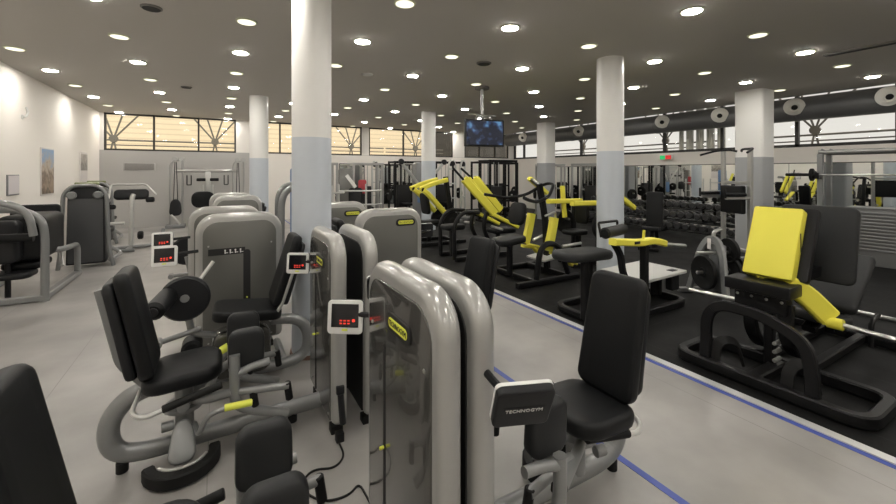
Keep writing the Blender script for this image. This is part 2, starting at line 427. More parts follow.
# air duct with nozzles
t = thing('air_duct', 'long dark round air duct under ceiling along side windows', 'air duct', (12.05, 5, 3.2))
b = NB(); lathe(b, (0, 10, 0), (0, -1, 0), [(.28, 0), (.28, 18.5)], 32); build('pipe', b, 'duct', t)
for k in range(11): b = NB(); lathe(b, (0, 9.6 - 1.75 * k, 0), (0, -1, 0), [(.285, 0), (.29, .02), (.29, .06), (.285, .08)], 32); build('flange', b, 'duct', t)
NZ = thing('air_nozzle', 'x', 'air nozzle', (11.76, 2.5, 3.25), 0, 'cream air nozzles on the duct')
dx = V((-.8, -.36, -.34)).normalized()
b = NB(); lathe(b, -dx * .1, dx, [(.15, 0), (.15, .1), (.2, .14), (.2, .17), (.17, .19)], 28); build('collar', b, 'nozzle', NZ)
b = NB(); lathe(b, dx * .075, dx, [(.165, 0), (.14, .03), (.09, .045), (.085, .02)], 24); build('ball_ring', b, 'nozzle', NZ)
b = NB(); lathe(b, dx * .118, dx, [(.06, 0), (.057, .004)], 20); build('outlet', b, 'dark', NZ)
NZ['label'] = 'round cream air nozzle on duct nearest the frame edge'
for y, lab in ((4.02, 'round cream air nozzle on duct just past square grey column'), (5.62, 'round cream air nozzle on duct before square grey column'), (7.22, 'round cream air nozzle on duct above the exit sign'),
               (8.85, 'round cream air nozzle on duct beside the middle round column'), (10.45, 'round cream air nozzle on duct above far yellow machines'), (13.6, 'round cream air nozzle beside the hanging television')):
    dup(NZ, lab, (11.76, y, 3.25))

# television on ceiling pole
t = thing('television', 'black flat television hanging from ceiling pole, showing blue picture', 'television', (4.75, 6.7, 0), math.radians(-14))
b = NB(); box(b, (0, 0, 2.5), (.86, .07, .56), .012); build('case', b, 'shell', t)
def tv_mat():
    m = mat('television_picture', (.01, .012, .02), .2); nt = m.node_tree; bs = nt.nodes['Principled BSDF']; tc = nt.nodes.new('ShaderNodeTexCoord')
    n = nt.nodes.new('ShaderNodeTexNoise'); n.inputs['Scale'].default_value = 4.5; nt.links.new(tc.outputs['Object'], n.inputs['Vector'])
    r = nt.nodes.new('ShaderNodeValToRGB'); e = r.color_ramp.elements; e[0].position = .5; e[0].color = (.006, .008, .02, 1); e[1].position = .72; e[1].color = (.16, .4, .7, 1)
    x = e.new(.6); x.color = (.03, .06, .14, 1)
    nt.links.new(n.outputs['Fac'], r.inputs[0]); nt.links.new(r.outputs[0], bs.inputs['Emission Color']); bs.inputs['Emission Strength'].default_value = .8; return m
b = NB(); box(b, (0, -.0365, 2.5), (.79, .004, .48)); build('screen', b, tv_mat(), t)
b = NB(); cyl(b, (0, .12, 2.66), (0, .12, 3.42), .028); build('pole', b, 'steel', t)
b = NB(); cyl(b, (0, .12, 3.42), (0, .12, ZC), .15, 24); build('ceiling_plate', b, 'vent', t)
b = NB(); tube(b, [(-.32, .1, 2.9), (.3, .1, 2.86)], .02); tube(b, [(0, .12, 2.84), (-.14, .06, 2.86), (-.16, .04, 2.76)], .025, .05); tube(b, [(0, .12, 2.84), (.14, .06, 2.86), (.16, .04, 2.76)], .025, .05)
box(b, (0, .08, 2.6), (.4, .1, .2), .01); build('bracket', b, 'steel', t)

# ================================================================== LEFT WALL ITEMS
b = NB(); box(b, (XL + .012, 11.1, 1.71), (.02, .7, .95), .003); o = tag(build('wall_poster', b, 'paper'), 'tall poster of blue sky over sandy rocks on white wall', 'poster')
b = NB(); box(b, (0, 0, 0), (.004, .66, .9)); p = build('print', b, picture_mat('rocky_picture', [(.12, .09, .07), (.35, .27, .2), (.18, .13, .1), (.5, .42, .33), (.3, .4, .55), (.25, .4, .62)], 7), o); p.location = (XL + .024, 11.1, 1.71)
b = NB(); box(b, (XL + .012, 13.65, 1.75), (.02, .62, .92), .003); o = tag(build('wall_poster', b, 'paper'), 'narrow pale poster with grey photo band on white wall near corner', 'poster')
b = NB(); box(b, (0, 0, 0), (.004, .58, .42)); p = build('print', b, picture_mat('grey_picture', [(.6, .58, .54), (.2, .18, .16), (.45, .42, .38), (.6, .57, .5)], 9), o); p.location = (XL + .024, 13.65, 1.95)
b = NB(); box(b, (XL + .01, 9.53, 1.48), (.02, .44, .35), .003); o = tag(build('notice_frame', b, 'frame'), 'small framed white notice on white wall above far left machine', 'notice')
b = NB(); box(b, (XL + .022, 9.53, 1.48), (.004, .4, .31)); build('sheet', b, mat('notice_sheet', (.66, .62, .63), .5), o)
b = NB(); tube(b, [(XL, 9.93, 2.68), (XL + .05, 9.93, 2.68), (XL + .07, 9.95, 2.76), (XL + .06, 9.9, 2.85)], .016, .03); cyl(b, (XL, 9.93, 2.68), (XL + .012, 9.93, 2.68), .045); tag(build('wall_hook', b, 'bezel'), 'small white hook high on the white left wall', 'hook')
t = thing('wall_recess_panel', 'grey slatted panel standing in for a recess in back wall under window', 'air vent', (-2.05, Y1, 1.86))  # flat slatted panel, made up in place of a shallow wall recess
b = NB(); box(b, (0, -.01, 0), (.78, .02, .23), .003); build('frame', b, M['backwall'], t)
for k in range(6): b = NB(); box(b, (0, -.022, -.085 + .034 * k), (.72, .006, .02)); build('slat', b, 'vent', t)
t = thing('exit_sign', 'small exit sign, green and red, above the dumbbells', 'sign', (12.45, 7.55, 2.17))
b = NB(); box(b, (.06, 0, 0), (.1, .38, .15), .005); build('housing', b, 'bezel', t)
b = NB(); box(b, (.005, .1, 0), (.01, .16, .12)); build('green_panel', b, 'green', t)
b = NB(); box(b, (.005, -.09, 0), (.01, .18, .12)); build('red_panel', b, 'redsign', t)

# ================================================================== SELECTORISED MACHINES
def badge(t, mtx, s=1., m='logo', base=True):
    if base:
        b = NB(); pad(b, mtx @ T((0, 0, .003)), .2 * s, .066 * s, .008, .03 * s, .003); o = build('badge', b, 'dark', t)
        b = NB(); pad(b, mtx @ T((0, 0, .0075)), .16 * s, .036 * s, .003, .017 * s, .0012); build('badge_field', b, 'logo', o)
        text('lettering', 'TECHNOGYM', .027 * s, mtx @ T((0, 0, .0098)), 'dark', o, .9)
    else:
        text('lettering', 'TECHNOGYM', .032 * s, mtx @ T((0, 0, .001)), m, t, .95)

def tower(t, mtx, w, h, th, slot=None, badge_at=None, back_badge=None, band=None, pm='panel'):
    """weight stack shroud; local x = width, y = up, z = outwards; front face at z=0"""
    b = NB(); pad(b, mtx @ T((0, h / 2 + .045, -th / 2)), w, h - .09, th, .17, .04, rb=.05, n=8); sh = build('shroud', b, 'shroud', t)
    b = NB(); pad(b, mtx @ T((0, h / 2 + .02, -.004)), w - .115, h - .18, .02, .125, .006, rb=.02, n=8); pa = build('front_panel', b, pm, t)
    b = NB(); pad(b, mtx @ T((0, h / 2 + .02, -th + .004)), w - .115, h - .18, .02, .125, .006, rb=.02, n=8); pb = build('rear_panel', b, pm if back_badge else 'dark', t)
    if slot:
        sx, sw, s0, s1 = slot
        b = NB(); pad(b, mtx @ T((sx, (s0 + s1) / 2, .0065)), sw, s1 - s0, .003, sw * .45, .001); build('weight_slot', b, 'dark', pa)
        b = NB(); cyl(b, mtx @ V((sx, .52, .007)), mtx @ V((sx, .52, .028)), .007); build('selector_pin', b, 'lime', t)
    for x, y in ((-w * .36, h * .78), (w * .36, h * .78), (-w * .36, .14), (w * .36, .14)):
        b = NB(); cyl(b, mtx @ V((x, y, .005)), mtx @ V((x, y, .009)), .008, 10); build('screw', b, 'steel', pa)
    if badge_at: badge(t, mtx @ T((*badge_at, .006)), 1.15)
    if back_badge: badge(t, mtx @ T((*back_badge, -th - .007)) @ Mx.Rotation(PI, 4, 'Y'), 1.12)
    if band:
        x, y, bw, bh = band
        b = NB(); box(b, (x, y, .0075), (bw, bh, .003), mtx=mtx); bo = build('pictogram_band', b, 'dark', t)
        b = NB()
        for k in range(4):
            xx = x - bw * .05 + k * bw * .14
            cyl(b, mtx @ V((xx, y + bh * .18, .009)), mtx @ V((xx, y + bh * .18, .0105)), bh * .13, 8)
            box(b, (xx, y - bh * .12, .0095), (bh * .16, bh * .42, .002), mtx=mtx)
            box(b, (xx + bh * .22, y - bh * .2, .0095), (bh * .35, bh * .1, .002), mtx=mtx)
        build('pictogram', b, 'bezel', bo)
    for s in (-1, 1):
        b = NB(); box(b, (s * w * .34, .028, -th / 2), (.07, .056, th * .8), .006, mtx=mtx); build('foot', b, 'blackr', t)

def display(t, c, nrm, a0):
    """console on an arm: white bezel, dark screen with red digits, dark rear shell"""
    n = V(nrm).normalized(); x = V((0, 0, 1)).cross(n).normalized(); m = frame(c, x, n.cross(x))
    b = NB(); pad(b, m, .18, .165, .03, .02, .006); d = build('display', b, 'shell', t)
    b = NB(); pad(b, m @ T((0, 0, .016)), .182, .167, .014, .02, .004); build('bezel', b, 'bezel', d)
    b = NB(); box(b, (0, .008, .024), (.14, .115, .003), mtx=m); build('screen', b, 'screen', d)
    b = NB()
    for k in range(3):
        for q in range(2): box(b, (-.02 + .02 * k, -.03 + .014 * q, .0262), (.012, .006, .001), mtx=m)
    cyl(b, m @ V((.045, -.015, .0255)), m @ V((.045, -.015, .0275)), .008, 12)
    build('digits', b, 'red', d)
    b = NB(); box(b, (0, -.062, .0242), (.03, .01, .002), mtx=m); build('bezel_mark', b, 'lime', d)
    mb = m @ T((0, 0, -.0158)) @ Mx.Rotation(PI, 4, 'Y')
    b = NB(); box(b, (0, 0, 0), (.13, .03, .001), mtx=mb); build('logo_plate', b, 'shell', d)
    badge(d, mb @ T((0, 0, .0014)), .62, 'logo_w', False)
    b = NB(); tube(b, [a0, V(a0) * .35 + V(c) * .65 - n * .03, V(c) - n * .01], .014, .03, 10); build('display_arm', b, 'shell', t)

def make_thigh_machine(lab, disp=((-.17, .53, .96), (-.55, -.82, .1)), dy=0., kx=-.59, ky=.163, bx=0.):
    """user sits at -x facing the weight stack; origin under the shared centre line of a back to back pair"""
    t = thing('adductor_machine', lab, 'exercise machine', (0, 0, 0), 0, 'grey thigh machines in back to back pairs')
    m = frame((-.118, 0, 0), (0, -1, 0), (0, 0, 1))
    tower(t, m, .74, 1.295, .096, (-.115, .022, .12, .96), (.045, 1.085))
    b = NB(); box(b, (-.075, -.375, .33), (.05, .03, .05), .006); tube(b, [(-.075, -.385, .31), (-.06, -.385, .12)], .02); build('guide_bracket', b, 'shell', t)
    b = NB(); box(b, (-.075, -.36, .03), (.05, .05, .06), .006); build('foot', b, 'blackr', t)
    display(t, *disp, (-.07, .36, 1.0))
    # main frame: one bent oval tube from the seat down to the floor and along to the stack
    b = NB(); tube(b, [(-1.02, 0, .455), (-1.17, 0, .43), (-1.275, 0, .31), (-1.265, 0, .14), (-1.15, 0, .08), (-.7, 0, .09), (-.12, 0, .1)], .042, .14, 14, oval=1.25); build('main_frame', b, 'frame', t)
    b = NB(); cyl(b, (-1.21, 0, 0), (-1.21, 0, .06), .03); build('rubber_foot', b, 'blackr', t)
    b = NB(); cyl(b, (-.3, 0, 0), (-.3, 0, .07), .03); build('rubber_foot', b, 'blackr', t)
    # centre post with swivel
    b = NB(); cyl(b, (-.915, 0, .1), (-.915, 0, .47), .05, 18); lathe(b, (-.915, 0, .27), (0, 0, 1), [(.05, 0), (.1, .015), (.105, .04), (.06, .07)], 24)
    box(b, (-.9, 0, .455), (.3, .12, .05), .012); build('centre_post', b, 'frame', t)
    for s in (-1, 1):
        b = NB(); cyl(b, (-.915, s * .06, .34), (-.915, s * .12, .34), .036, 16); build('pivot', b, 'frame', t); b = NB(); cyl(b, (-.96, s * .09, .24), (-1.02, s * .1, .24), .028, 14); build('pivot', b, 'frame', t)
    b = NB()
    a = [(-.915 + .16 * math.cos(math.radians(q)), -.14 + .16 * math.sin(math.radians(q)), .045) for q in range(190, 381, 15)]
    bar(b, [V(p) for p in a], .06, .075); build('swing_guide', b, 'blackr', t)
    b = NB(); pad(b, frame((-.915, -.15, .16), (1, 0, 0), (0, .5, .8)), .15, .22, .05, .06, .015, .6); build('swing_cover', b, 'frame', t)
    b = NB(); a = [(-.915 + .13 * math.cos(math.radians(q)), -.14 + .13 * math.sin(math.radians(q)), .086) for q in range(215, 346, 15)]
    bar(b, [V(p) for p in a], .016, .008); build('guide_edge', b, 'bright', t)
    # seat and backrest
    b = NB(); pad(b, frame((-.915 + bx, dy, .5), (0, 1, 0), (-1, 0, -.06)), .4, .4, .085, .12, .03, 1.0, .012, crown=.008); build('seat', b, 'pad', t)
    up = V((-.2, 0, 1)).normalized()
    c0 = V((-1.15 + bx, dy, .84))
    b = NB(); pad(b, frame(c0, (0, 1, 0), up), .345, .62, .075, .06, .026, .93, .02, crown=.004); o = build('backrest', b, 'pad', t)
    b = NB(); pad(b, frame(c0 + V((-.055, 0, -.02)), (0, 1, 0), up), .3, .56, .05, .06, .018, .9); build('back_shell', b, 'shell', o)
    b = NB(); bar(b, [V((-1.1 + bx, dy, .47)), V((-1.22 + bx, dy, .62)), V((-1.31 + bx, dy, 1.05))], .08, .035, .05, up=(1, 0, 0)); build('back_post', b, 'frame', t)
    for s in (-1, 1):
        b = NB(); tube(b, [(-1.12, s * .05, .46), (-1.14, s * .22, .42), (-1.08, s * .26, .4), (-.95, s * .26, .43)], .012, .04); build('side_handle', b, 'bright', t)
        b = NB(); cyl(b, (-1.0, s * .255, .42), (-.72, s * .24, .475), .021, 14); build('hand_grip', b, 'blackr', t)
        # swinging leg arm with knee pad and foot pegs
        y = s * .17; ux = kx - .065 if kx < -.5 else kx - .02; uy = ky + .05; ut = .62 if kx < -.5 else .54
        b = NB(); tube(b, [(-.9, s * .04, .34), (-.8, y * .8, .36), (ux - .01, s * uy, .405)], .026, .05, 12)
        tube(b, [(ux, s * uy, ut), (ux, s * uy, .34), (ux + .05, s * uy, .29), (ux + .29, s * (uy + .01), .19)], .029, .07, 12)
        tube(b, [(ux, s * uy, .5), (ux + .09, s * uy, .53), (ux + .19, s * uy, .54)], .022, .04, 12); build('leg_arm', b, 'frame', t)
        b = NB(); tube(b, [(-.65, y * 1.25, .4), (-.36, y * 1.5, .38)], .022, seg=12); build('foot_bar', b, 'frame', t)
        for q in (0, 1):
            b = NB(); cyl(b, (-.56 + .19 * q, y * (1.32 + .16 * q), .40), (-.545 + .19 * q, y * (1.3 + .14 * q), .29), .022, 14); build('foot_peg', b, 'blackr', t)
        b = NB(); pad(b, frame((kx, s * ky, .635), (1, 0, .0), (0, .05 * s, 1)), .2, .225, .07, .05, .022, .97, .012 * 1, crown=.004); build('knee_pad', b, 'pad2', t)
    b = NB(); tube(b, [(-.86, -.1, .22), (-.83, -.3, .25), (-.8, -.33, .36), (-.72, -.34, .385), (-.6, -.34, .38)], .014, .06, 10); build('range_lever', b, 'frame', t)
    b = NB(); cyl(b, (-.71, -.34, .387), (-.57, -.34, .379), .019, 12); build('lever_grip', b, 'lime', t)
    return t
XC, YA, YB = .745, 1.5, 2.88
T1 = make_thigh_machine('grey thigh machine with seat and lime lever beside round column, on grey floor')
T1.location = (XC, YB, 0)
T2 = make_thigh_machine('grey thigh machine with its seat by the single blue floor line', ((-.06, .565, .99), (-.35, -.9, .5)), .1, -.45, .27, .05)
T2.location = (XC, YA, 0); T2.rotation_euler = (0, 0, PI)
T3 = make_thigh_machine('grey thigh machine cropped by the bottom edge, only pads, backrest and large stack showing', bx=-.06); T3.location = (XC, YA, 0)
dup(T2, 'grey thigh machine mostly hidden behind stacks, backrest top near the white strip', (XC + .07, YB, 0), PI)

def make_leg_machine(lab, front=True, console=True):
    """stack face at y=0 (facing -y), seat in front of it facing -x"""
    t = thing('leg_extension_machine', lab, 'exercise machine', (0, 0, 0), 0, 'grey leg machines with wide stacks')
    tower(t, frame((0, 0, 0), (1, 0, 0), (0, 0, 1)), .73, 1.31, .15, (.05, .06, .28, .97), None, (-.16, 1.16), (-.115, .965, .3, .06), 'panel2')
    b = NB(); pad(b, frame((.03, -.002, 1.14), (1, 0, 0), (0, 0, 1)), .2, .01, .006, .003, .001); build('nameplate', b, 'bright', t)
    if console: display(t, (-.57, -.17, 1.0), (-.1, -.95, .1), (-.34, -.06, 1.0))
    tower_parts = set(t.children)
    b = NB(); tube(b, [(.2, -.6, .47), (.42, -.6, .44), (.5, -.6, .3), (.48, -.6, .14), (.36, -.6, .08), (-.4, -.6, .08)], .045, .12, 12); build('main_frame', b, 'frame', t)
    b = NB(); tube(b, [(-.1, -.6, .08), (-.1, -.1, .08)], .035); tube(b, [(.3, -.6, .08), (.3, -.1, .08)], .035); build('base_bar', b, 'frame', t)
    b = NB(); pad(b, frame((-.02, -.57, .26), (1, 0, 0), (0, 0, 1)), .42, .36, .2, .08, .03); build('mechanism_cover', b, 'panel', t)
    b = NB(); pad(b, frame((.02, -.55, .555), (0, 1, 0), (-1, 0, .12)), .4, .5, .085, .09, .028, 1, .012); build('seat', b, 'pad', t)
    up = V((.3, 0, 1)).normalized()
    b = NB(); pad(b, frame((.32, -.55, .87), (0, -1, 0), up), .36, .6, .075, .06, .026, .95, .012); o = build('backrest', b, 'pad', t)
    b = NB(); pad(b, frame((.37, -.55, .84), (0, -1, 0), up), .3, .52, .035, .05, .012); build('back_shell', b, 'shell', o)
    b = NB(); tube(b, [(.17, -.72, .5), (.26, -.72, .6), (.4, -.72, 1.02)], .013, .05); build('back_strut', b, 'bright', t)
    b = NB(); lathe(b, (-.4, -.64, .76), (0, -1, 0), [(.15, 0), (.165, .02), (.165, .05), (.15, .07), (.05, .08)], 28); build('cam_disc', b, 'shell', t)
    b = NB(); cyl(b, (-.4, -.72, .77), (-.4, -.727, .77), .03, 12); build('cam_hub', b, 'frame', t)
    b = NB(); cyl(b, (-.5, -.68, .8), (-.56, -.98, .775), .062, 18, .02); build('roller_pad', b, 'pad', t)
    b = NB(); cyl(b, (-.558, -.97, .775), (-.561, -.99, .774), .03, 14); build('roller_cap', b, 'shell', t)
    b = NB(); tube(b, [(-.32, -.64, .86), (-.22, -.6, 1.0)], .014); build('range_rod', b, 'bright', t)
    b = NB(); cyl(b, (-.56, -.7, .47), (-.3, -.62, .5), .02); cyl(b, (-.56, -.66, .47), (-.56, -.76, .47), .028); tube(b, [(-.4, -.62, .7), (-.36, -.62, .47), (-.2, -.6, .42)], .025, .05); build('lower_arm', b, 'frame', t)
    b = NB(); cyl(b, (-.36, -.5, .36), (-.36, -.68, .36), .07, 18, .02); build('ankle_pad', b, 'pad', t)
    b = NB(); tube(b, [(-.25, -.8, .1), (-.16, -.8, .34), (-.02, -.8, .42)], .03, .08); build('side_tube', b, 'frame', t)
    b = NB(); cyl(b, (-.17, -.8, .362), (-.08, -.8, .405), .032, 12); build('lime_grip', b, 'lime', t)
    if not front:
        for c in [c for c in t.children_recursive if c not in tower_parts and (c.parent == t or c.parent not in tower_parts) and c.parent.name.split('.')[0] not in ('display', 'badge', 'pictogram_band', 'front_panel', 'shroud')]:
            c.data.transform(Mx.Translation((0, -.15, 0)) @ Mx.Diagonal((1, -1, 1, 1))); c.data.flip_normals()
    return t
G1 = make_leg_machine('grey leg extension machine with roller pad and pictogram band beside the round column')
G1.location = (.195, 4.22, 0)
G2 = make_leg_machine('second leg machine directly behind the one with pictogram band, console pointing at left wall', False); G2.location = (.09, 5.15, 0)
G3 = make_leg_machine('wide grey stack third in line behind the leg extension machine', False, False); G3.location = (.3, 7.4, 0)
dup(G3, 'wide grey stack farthest in line before the back cable station', (.24, 8.5, 0))
dup(G1, 'wide grey stack with badge right behind the narrow pair of stacks', (1.6, 4.1, 0), PI)
dup(G1, 'wide grey stack with badge partly hidden by the near round column', (1.38, 5.3, 0), PI)

# ================================================================== LEFT WALL MACHINES
t = thing('chest_press_machine', 'black padded machine with bent grey tubes at frame edge under notice', 'exercise machine', (-2.3, 7.6, 0))
b = NB(); tube(b, [(-.68, -.4, 1.22), (.1, -.4, 1.22), (.3, -.4, 1.1), (.34, -.4, .9), (.34, -.4, 0)], .045, .14, 12); build('upright_tube', b, 'frame', t)
b = NB(); tube(b, [(-.68, -.52, 1.33), (-.02, -.52, 1.33), (.22, -.52, 1.2), (.26, -.5, .88)], .042, .16, 12); build('handle_tube', b, 'frame', t)
b = NB(); tube(b, [(-.66, -.4, 0), (-.66, -.4, 1.24)], .045, seg=12); build('upright_tube', b, 'frame', t)
b = NB(); bar(b, [V((-.68, -.4, .05)), V((.34, -.4, .05))], .09, .08); build('base_rail', b, 'frame', t)
for x in (.32, -.5): b = NB(); bar(b, [V((x, -.4, .045)), V((x, 1.15, .045))], .09, .08); build('base_rail', b, 'frame', t)
b = NB(); tube(b, [(.32, 1.1, .05), (.32, 1.1, .52), (.32, .35, .56), (-.32, .35, .56)], .042, .14, 12); build('front_loop', b, 'frame', t)
b = NB(); pad(b, frame((0.02, .3, .8), (1, 0, 0), (0, 0, 1)), .5, .62, .8, .1, .06); build('backrest', b, 'pad', t)
b = NB(); pad(b, frame((-.28, -.18, .78), (1, 0, 0), (0, 0, 1)), .66, .56, .24, .08, .05); build('weight_cover', b, 'shell', t)
b = NB(); pad(b, frame((-.1, .85, 1.05), (1, 0, 0), (0, 0, 1)), .56, .3, .08, .05, .03); build('head_pad', b, 'pad', t)
b = NB(); pad(b, frame((0, .2, .42), (1, 0, 0), (0, 1, 0)), .42, .5, .1, .1, .035); build('seat', b, 'pad', t)
b = NB(); cyl(b, (-.1, -.42, .86), (.24, -.42, .85), .055, 16); build('arm_pad', b, 'pad', t); b = NB(); cyl(b, (-.4, -.45, .98), (-.28, -.45, 1.0), .1, 18, .03); build('arm_pad', b, 'pad', t)
b = NB(); pad(b, frame((-.15, -.1, .33), (1, 0, 0), (0, 1, 0)), .62, .4, .08, .1, .03); cyl(b, (-.1, -.1, .02), (-.1, -.1, .5), .03); build('foot_plate', b, 'shell', t)
b = NB(); tube(b, [(.3, .45, .3), (.2, .75, .5), (.1, .95, .52)], .022, .1); build('rod', b, 'bright', t)

def back_shroud(lab, loc, w, h):
    t = thing('cable_machine', lab, 'exercise machine', loc, 0, 'dark shrouded machines along the white wall')
    b = NB(); pad(b, frame((0, 0, h / 2 + .02), (1, 0, 0), (0, 0, 1)), w - .12, h - .08, .3, .1, .03, .9, rb=.02); build('shroud', b, 'shell', t)
    b = NB(); pad(b, frame((0, -.156, h * .45), (1, 0, 0), (0, 0, 1)), w - .18, h * .78, .012, .03, .004); build('rear_panel', b, mat('dark_grey_panel', (.045, .047, .05), .45), t)
    for y in (-.17,):
        b = NB(); tube(b, [(-w / 2 - .03, y, 0), (-w / 2, y, .3), (-w / 2 + .04, y, h - .14), (-w / 2 + .16, y, h), (w / 2 - .16, y, h), (w / 2 - .04, y, h - .14), (w / 2, y, .3), (w / 2 + .06, y, 0)], .032, .1, 12); build('frame_arch', b, 'frame', t)
    for s in (-1, 1): b = NB(); lathe(b, (s * w * .27, -.17, h - .17), (0, -1, 0), [(.07, 0), (.07, .04), (.05, .06)], 20); build('pulley_cover', b, 'frame', t)
    b = NB(); box(b, (0, -.05, h + .03), (.32, .14, .05), .015); build('top_cap', b, mat('olive_cap', (.2, .22, .1), .5), t)
    b = NB(); tube(b, [(w / 2, -.1, .1), (w / 2 + .05, .6, .1), (0, .95, .3), (0, .95, .5)], .035, .12); build('base_tube', b, 'frame', t)
    b = NB(); pad(b, frame((0, .9, .52), (1, 0, 0), (0, 1, 0)), .38, .42, .08, .08, .025); build('seat', b, 'pad', t)
    return t
back_shroud('tall dark shrouded machine with grey arch frame in front of the posters', (-2.02, 9.5, 0), .66, 1.46)
back_shroud('dark shrouded machine half hidden behind the taller one near the posters', (-2.45, 12.3, 0), .66, 1.44)

t = thing('preacher_bench', 'silver tube machine with black roll pad under the slatted wall panel', 'exercise machine', (-1.62, 11.2, 0))
b = NB(); tube(b, [(-.42, 0, 1.12), (-.4, .1, 1.42), (.22, .1, 1.42), (.42, 0, 1.18)], .022, .06); build('handle_loop', b, 'bright', t)
b = NB(); pad(b, frame((-.02, -.02, 1.2), (1, 0, 0), (0, .5, 1)), .62, .24, .1, .08, .04); build('arm_pad', b, 'pad', t)
b = NB(); cyl(b, (.24, -.08, 1.08), (.4, -.08, 1.08), .06, 16, .02); build('roller_pad', b, 'pad', t)
b = NB(); tube(b, [(.02, -.08, 1.2), (.0, -.14, 1.1), (-.02, -.12, .1)], .045, .08); build('post', b, 'bright', t)
b = NB(); tube(b, [(-.5, -.1, 0.06), (-.5, -.1, .9), (-.4, 0, 1.1)], .026, .1); build('rear_post', b, 'frame', t)
b = NB(); tube(b, [(-.6, -.3, .6), (-.1, -.3, .6)], .035); tube(b, [(-.5, -.1, .62), (-.5, -.3, .6)], .03); build('cross_bar', b, 'bright', t)
b = NB(); tube(b, [(-.55, -.35, .04), (-.5, -.1, .04), (.35, -.1, .05), (.5, .2, .12), (.52, .35, .35)], .038, .15); tube(b, [(-.2, -.5, .04), (.1, -.5, .04)], .035); tube(b, [(-.02, -.1, .05), (-.05, -.5, .04)], .035); build('base_tube', b, 'frame', t)
b = NB(); cyl(b, (.1, -.12, .3), (.2, -.12, .3), .09, 18, .02); build('foot_roller', b, 'pad', t)
b = NB(); pad(b, frame((-.4, -.25, .95), (1, 0, 0), (0, .2, 1)), .3, .1, .07, .04, .02); build('small_pad', b, 'pad', t)

# back cable station
t = thing('dual_cable_station', 'silver dual cable station with crossbar against the grey back wall', 'exercise machine', (-.25, 14.7, 0))
for s, nm in ((-1, 'a'), (1, 'b')):
    x = s * .84
    b = NB(); tube(b, [(x - .14, 0, 0), (x - .14, 0, 1.9), (x - .06, 0, 2.06), (x + .1, 0, 2.06)], .03, .12); tube(b, [(x + .17, 0, 0), (x + .17, 0, 2.06)], .03); build('upright', b, 'steel', t)
    b = NB(); box(b, (x, 0, .05), (.5, .5, .1), .02); build('stack_base', b, 'frame', t)
    for q in (-.06, .06): b = NB(); tube(b, [(x + q, -.04, .55), (x + q * .3, -.04, 2.0)], .012, seg=6); build('cable', b, 'shell', t)
    b = NB(); pad(b, frame((x, -.1, .62), (1, 0, 0), (0, 0, 1)), .34, .5, .12, .14, .04, .7); build('weight_cover', b, 'shell', t)
    b = NB(); tube(b, [(x - .1, -.15, .4), (x, -.25, .3), (x + .12, -.2, .12)], .03, .08); build('swivel_arm', b, 'bright', t)
    for q in (-.02, .16): b = NB(); cyl(b, (x + q, -.08, 2.1), (x + q, .04, 2.1), .07, 18); build('pulley', b, 'steel', t)
b = NB(); tube(b, [(-.84, 0, 1.73), (.84, 0, 1.73)], .045, seg=12); build('cross_bar', b, 'steel', t)
b = NB(); box(b, (0, 0, 1.35), (.16, .08, .8), .02); tube(b, [(-.13, -.06, 1.3), (-.13, -.06, 1.0), (.13, -.06, 1.0), (.13, -.06, 1.3)], .035, .05); build('centre_bracket', b, 'bright', t)
for s in (-1, 1):
    b = NB(); cyl(b, (s * .06, -.08, 1.46), (s * .3, -.1, 1.46), .05, 14, .015); build('hand_grip', b, 'blackr', t)
    b = NB(); tube(b, [(s * .5 + .06, -.05, 1.6), (s * .5 + .06, -.05, 1.3), (s * .5 - .05, -.05, 1.3), (s * .5 - .05, -.05, 1.6)], .015, .02); build('stirrup', b, 'shell', t)
b = NB(); pad(b, frame((-.12, -.25, .85), (1, 0, 0), (0, 0, 1)), .62, .5, .1, .2, .04); build('back_pad', b, 'pad', t)
b = NB(); tube(b, [(-.12, -.2, .7), (-.12, -.2, .06), (-.12, -.7, .04)], .04, .08); build('pad_post', b, 'frame', t)

def arch_machine(lab, loc, rz):
    t = thing('rowing_machine', lab, 'exercise machine', loc, rz, 'arched machines beyond the near column')
    b = NB(); tube(b, [(-.3, 0, .05), (-.3, 0, 1.25), (-.16, 0, 1.45), (.35, 0, 1.45)], .055, .2, 12); build('arch', b, 'frame', t)
    b = NB(); tube(b, [(.1, .2, .05), (.05, .2, 1.0), (.2, .2, 1.15), (.5, .2, 1.15)], .04, .12, 12); build('inner_arch', b, 'bright', t)
    b = NB(); pad(b, frame((.2, .0, .95), (0, 1, 0), (.2, 0, 1)), .4, .55, .09, .08, .03); build('backrest', b, 'pad', t)
    b = NB(); pad(b, frame((.4, .0, .5), (0, 1, 0), (1, 0, 0)), .4, .42, .09, .08, .03); build('seat', b, 'pad', t)
    b = NB(); bar(b, [V((-.4, 0, .04)), V((.8, 0, .04))], .1, .08); bar(b, [V((.4, 0, .06)), V((.4, 0, .46))], .08, .08); build('base', b, 'frame', t)
    return t
A1 = arch_machine('arched grey machine glimpsed just past near column, black backrest', (1.25, 7.3, 0), 0)
dup(A1, 'arched grey machine farther behind the near column', (1.35, 8.6, 0), 0)

# ================================================================== PLATE LOADED MACHINES (black and yellow)
def plate_mesh(nm, c, axis, r=.22, th=.04, parent=None):
    b = NB(); a = V(axis).normalized()
    lathe(b, V(c) - a * th / 2, a, [(.026, 0), (.06, -.004), (.065, .004), (r * .8, .004), (r * .84, -.002), (r - .006, -.002), (r, .006), (r, th - .006), (r - .006, th + .002), (r * .84, th + .002), (r * .8, th - .004), (.065, th - .004), (.06, th + .004), (.026, th)], 32)
    return build(nm, b, 'blackr', parent)

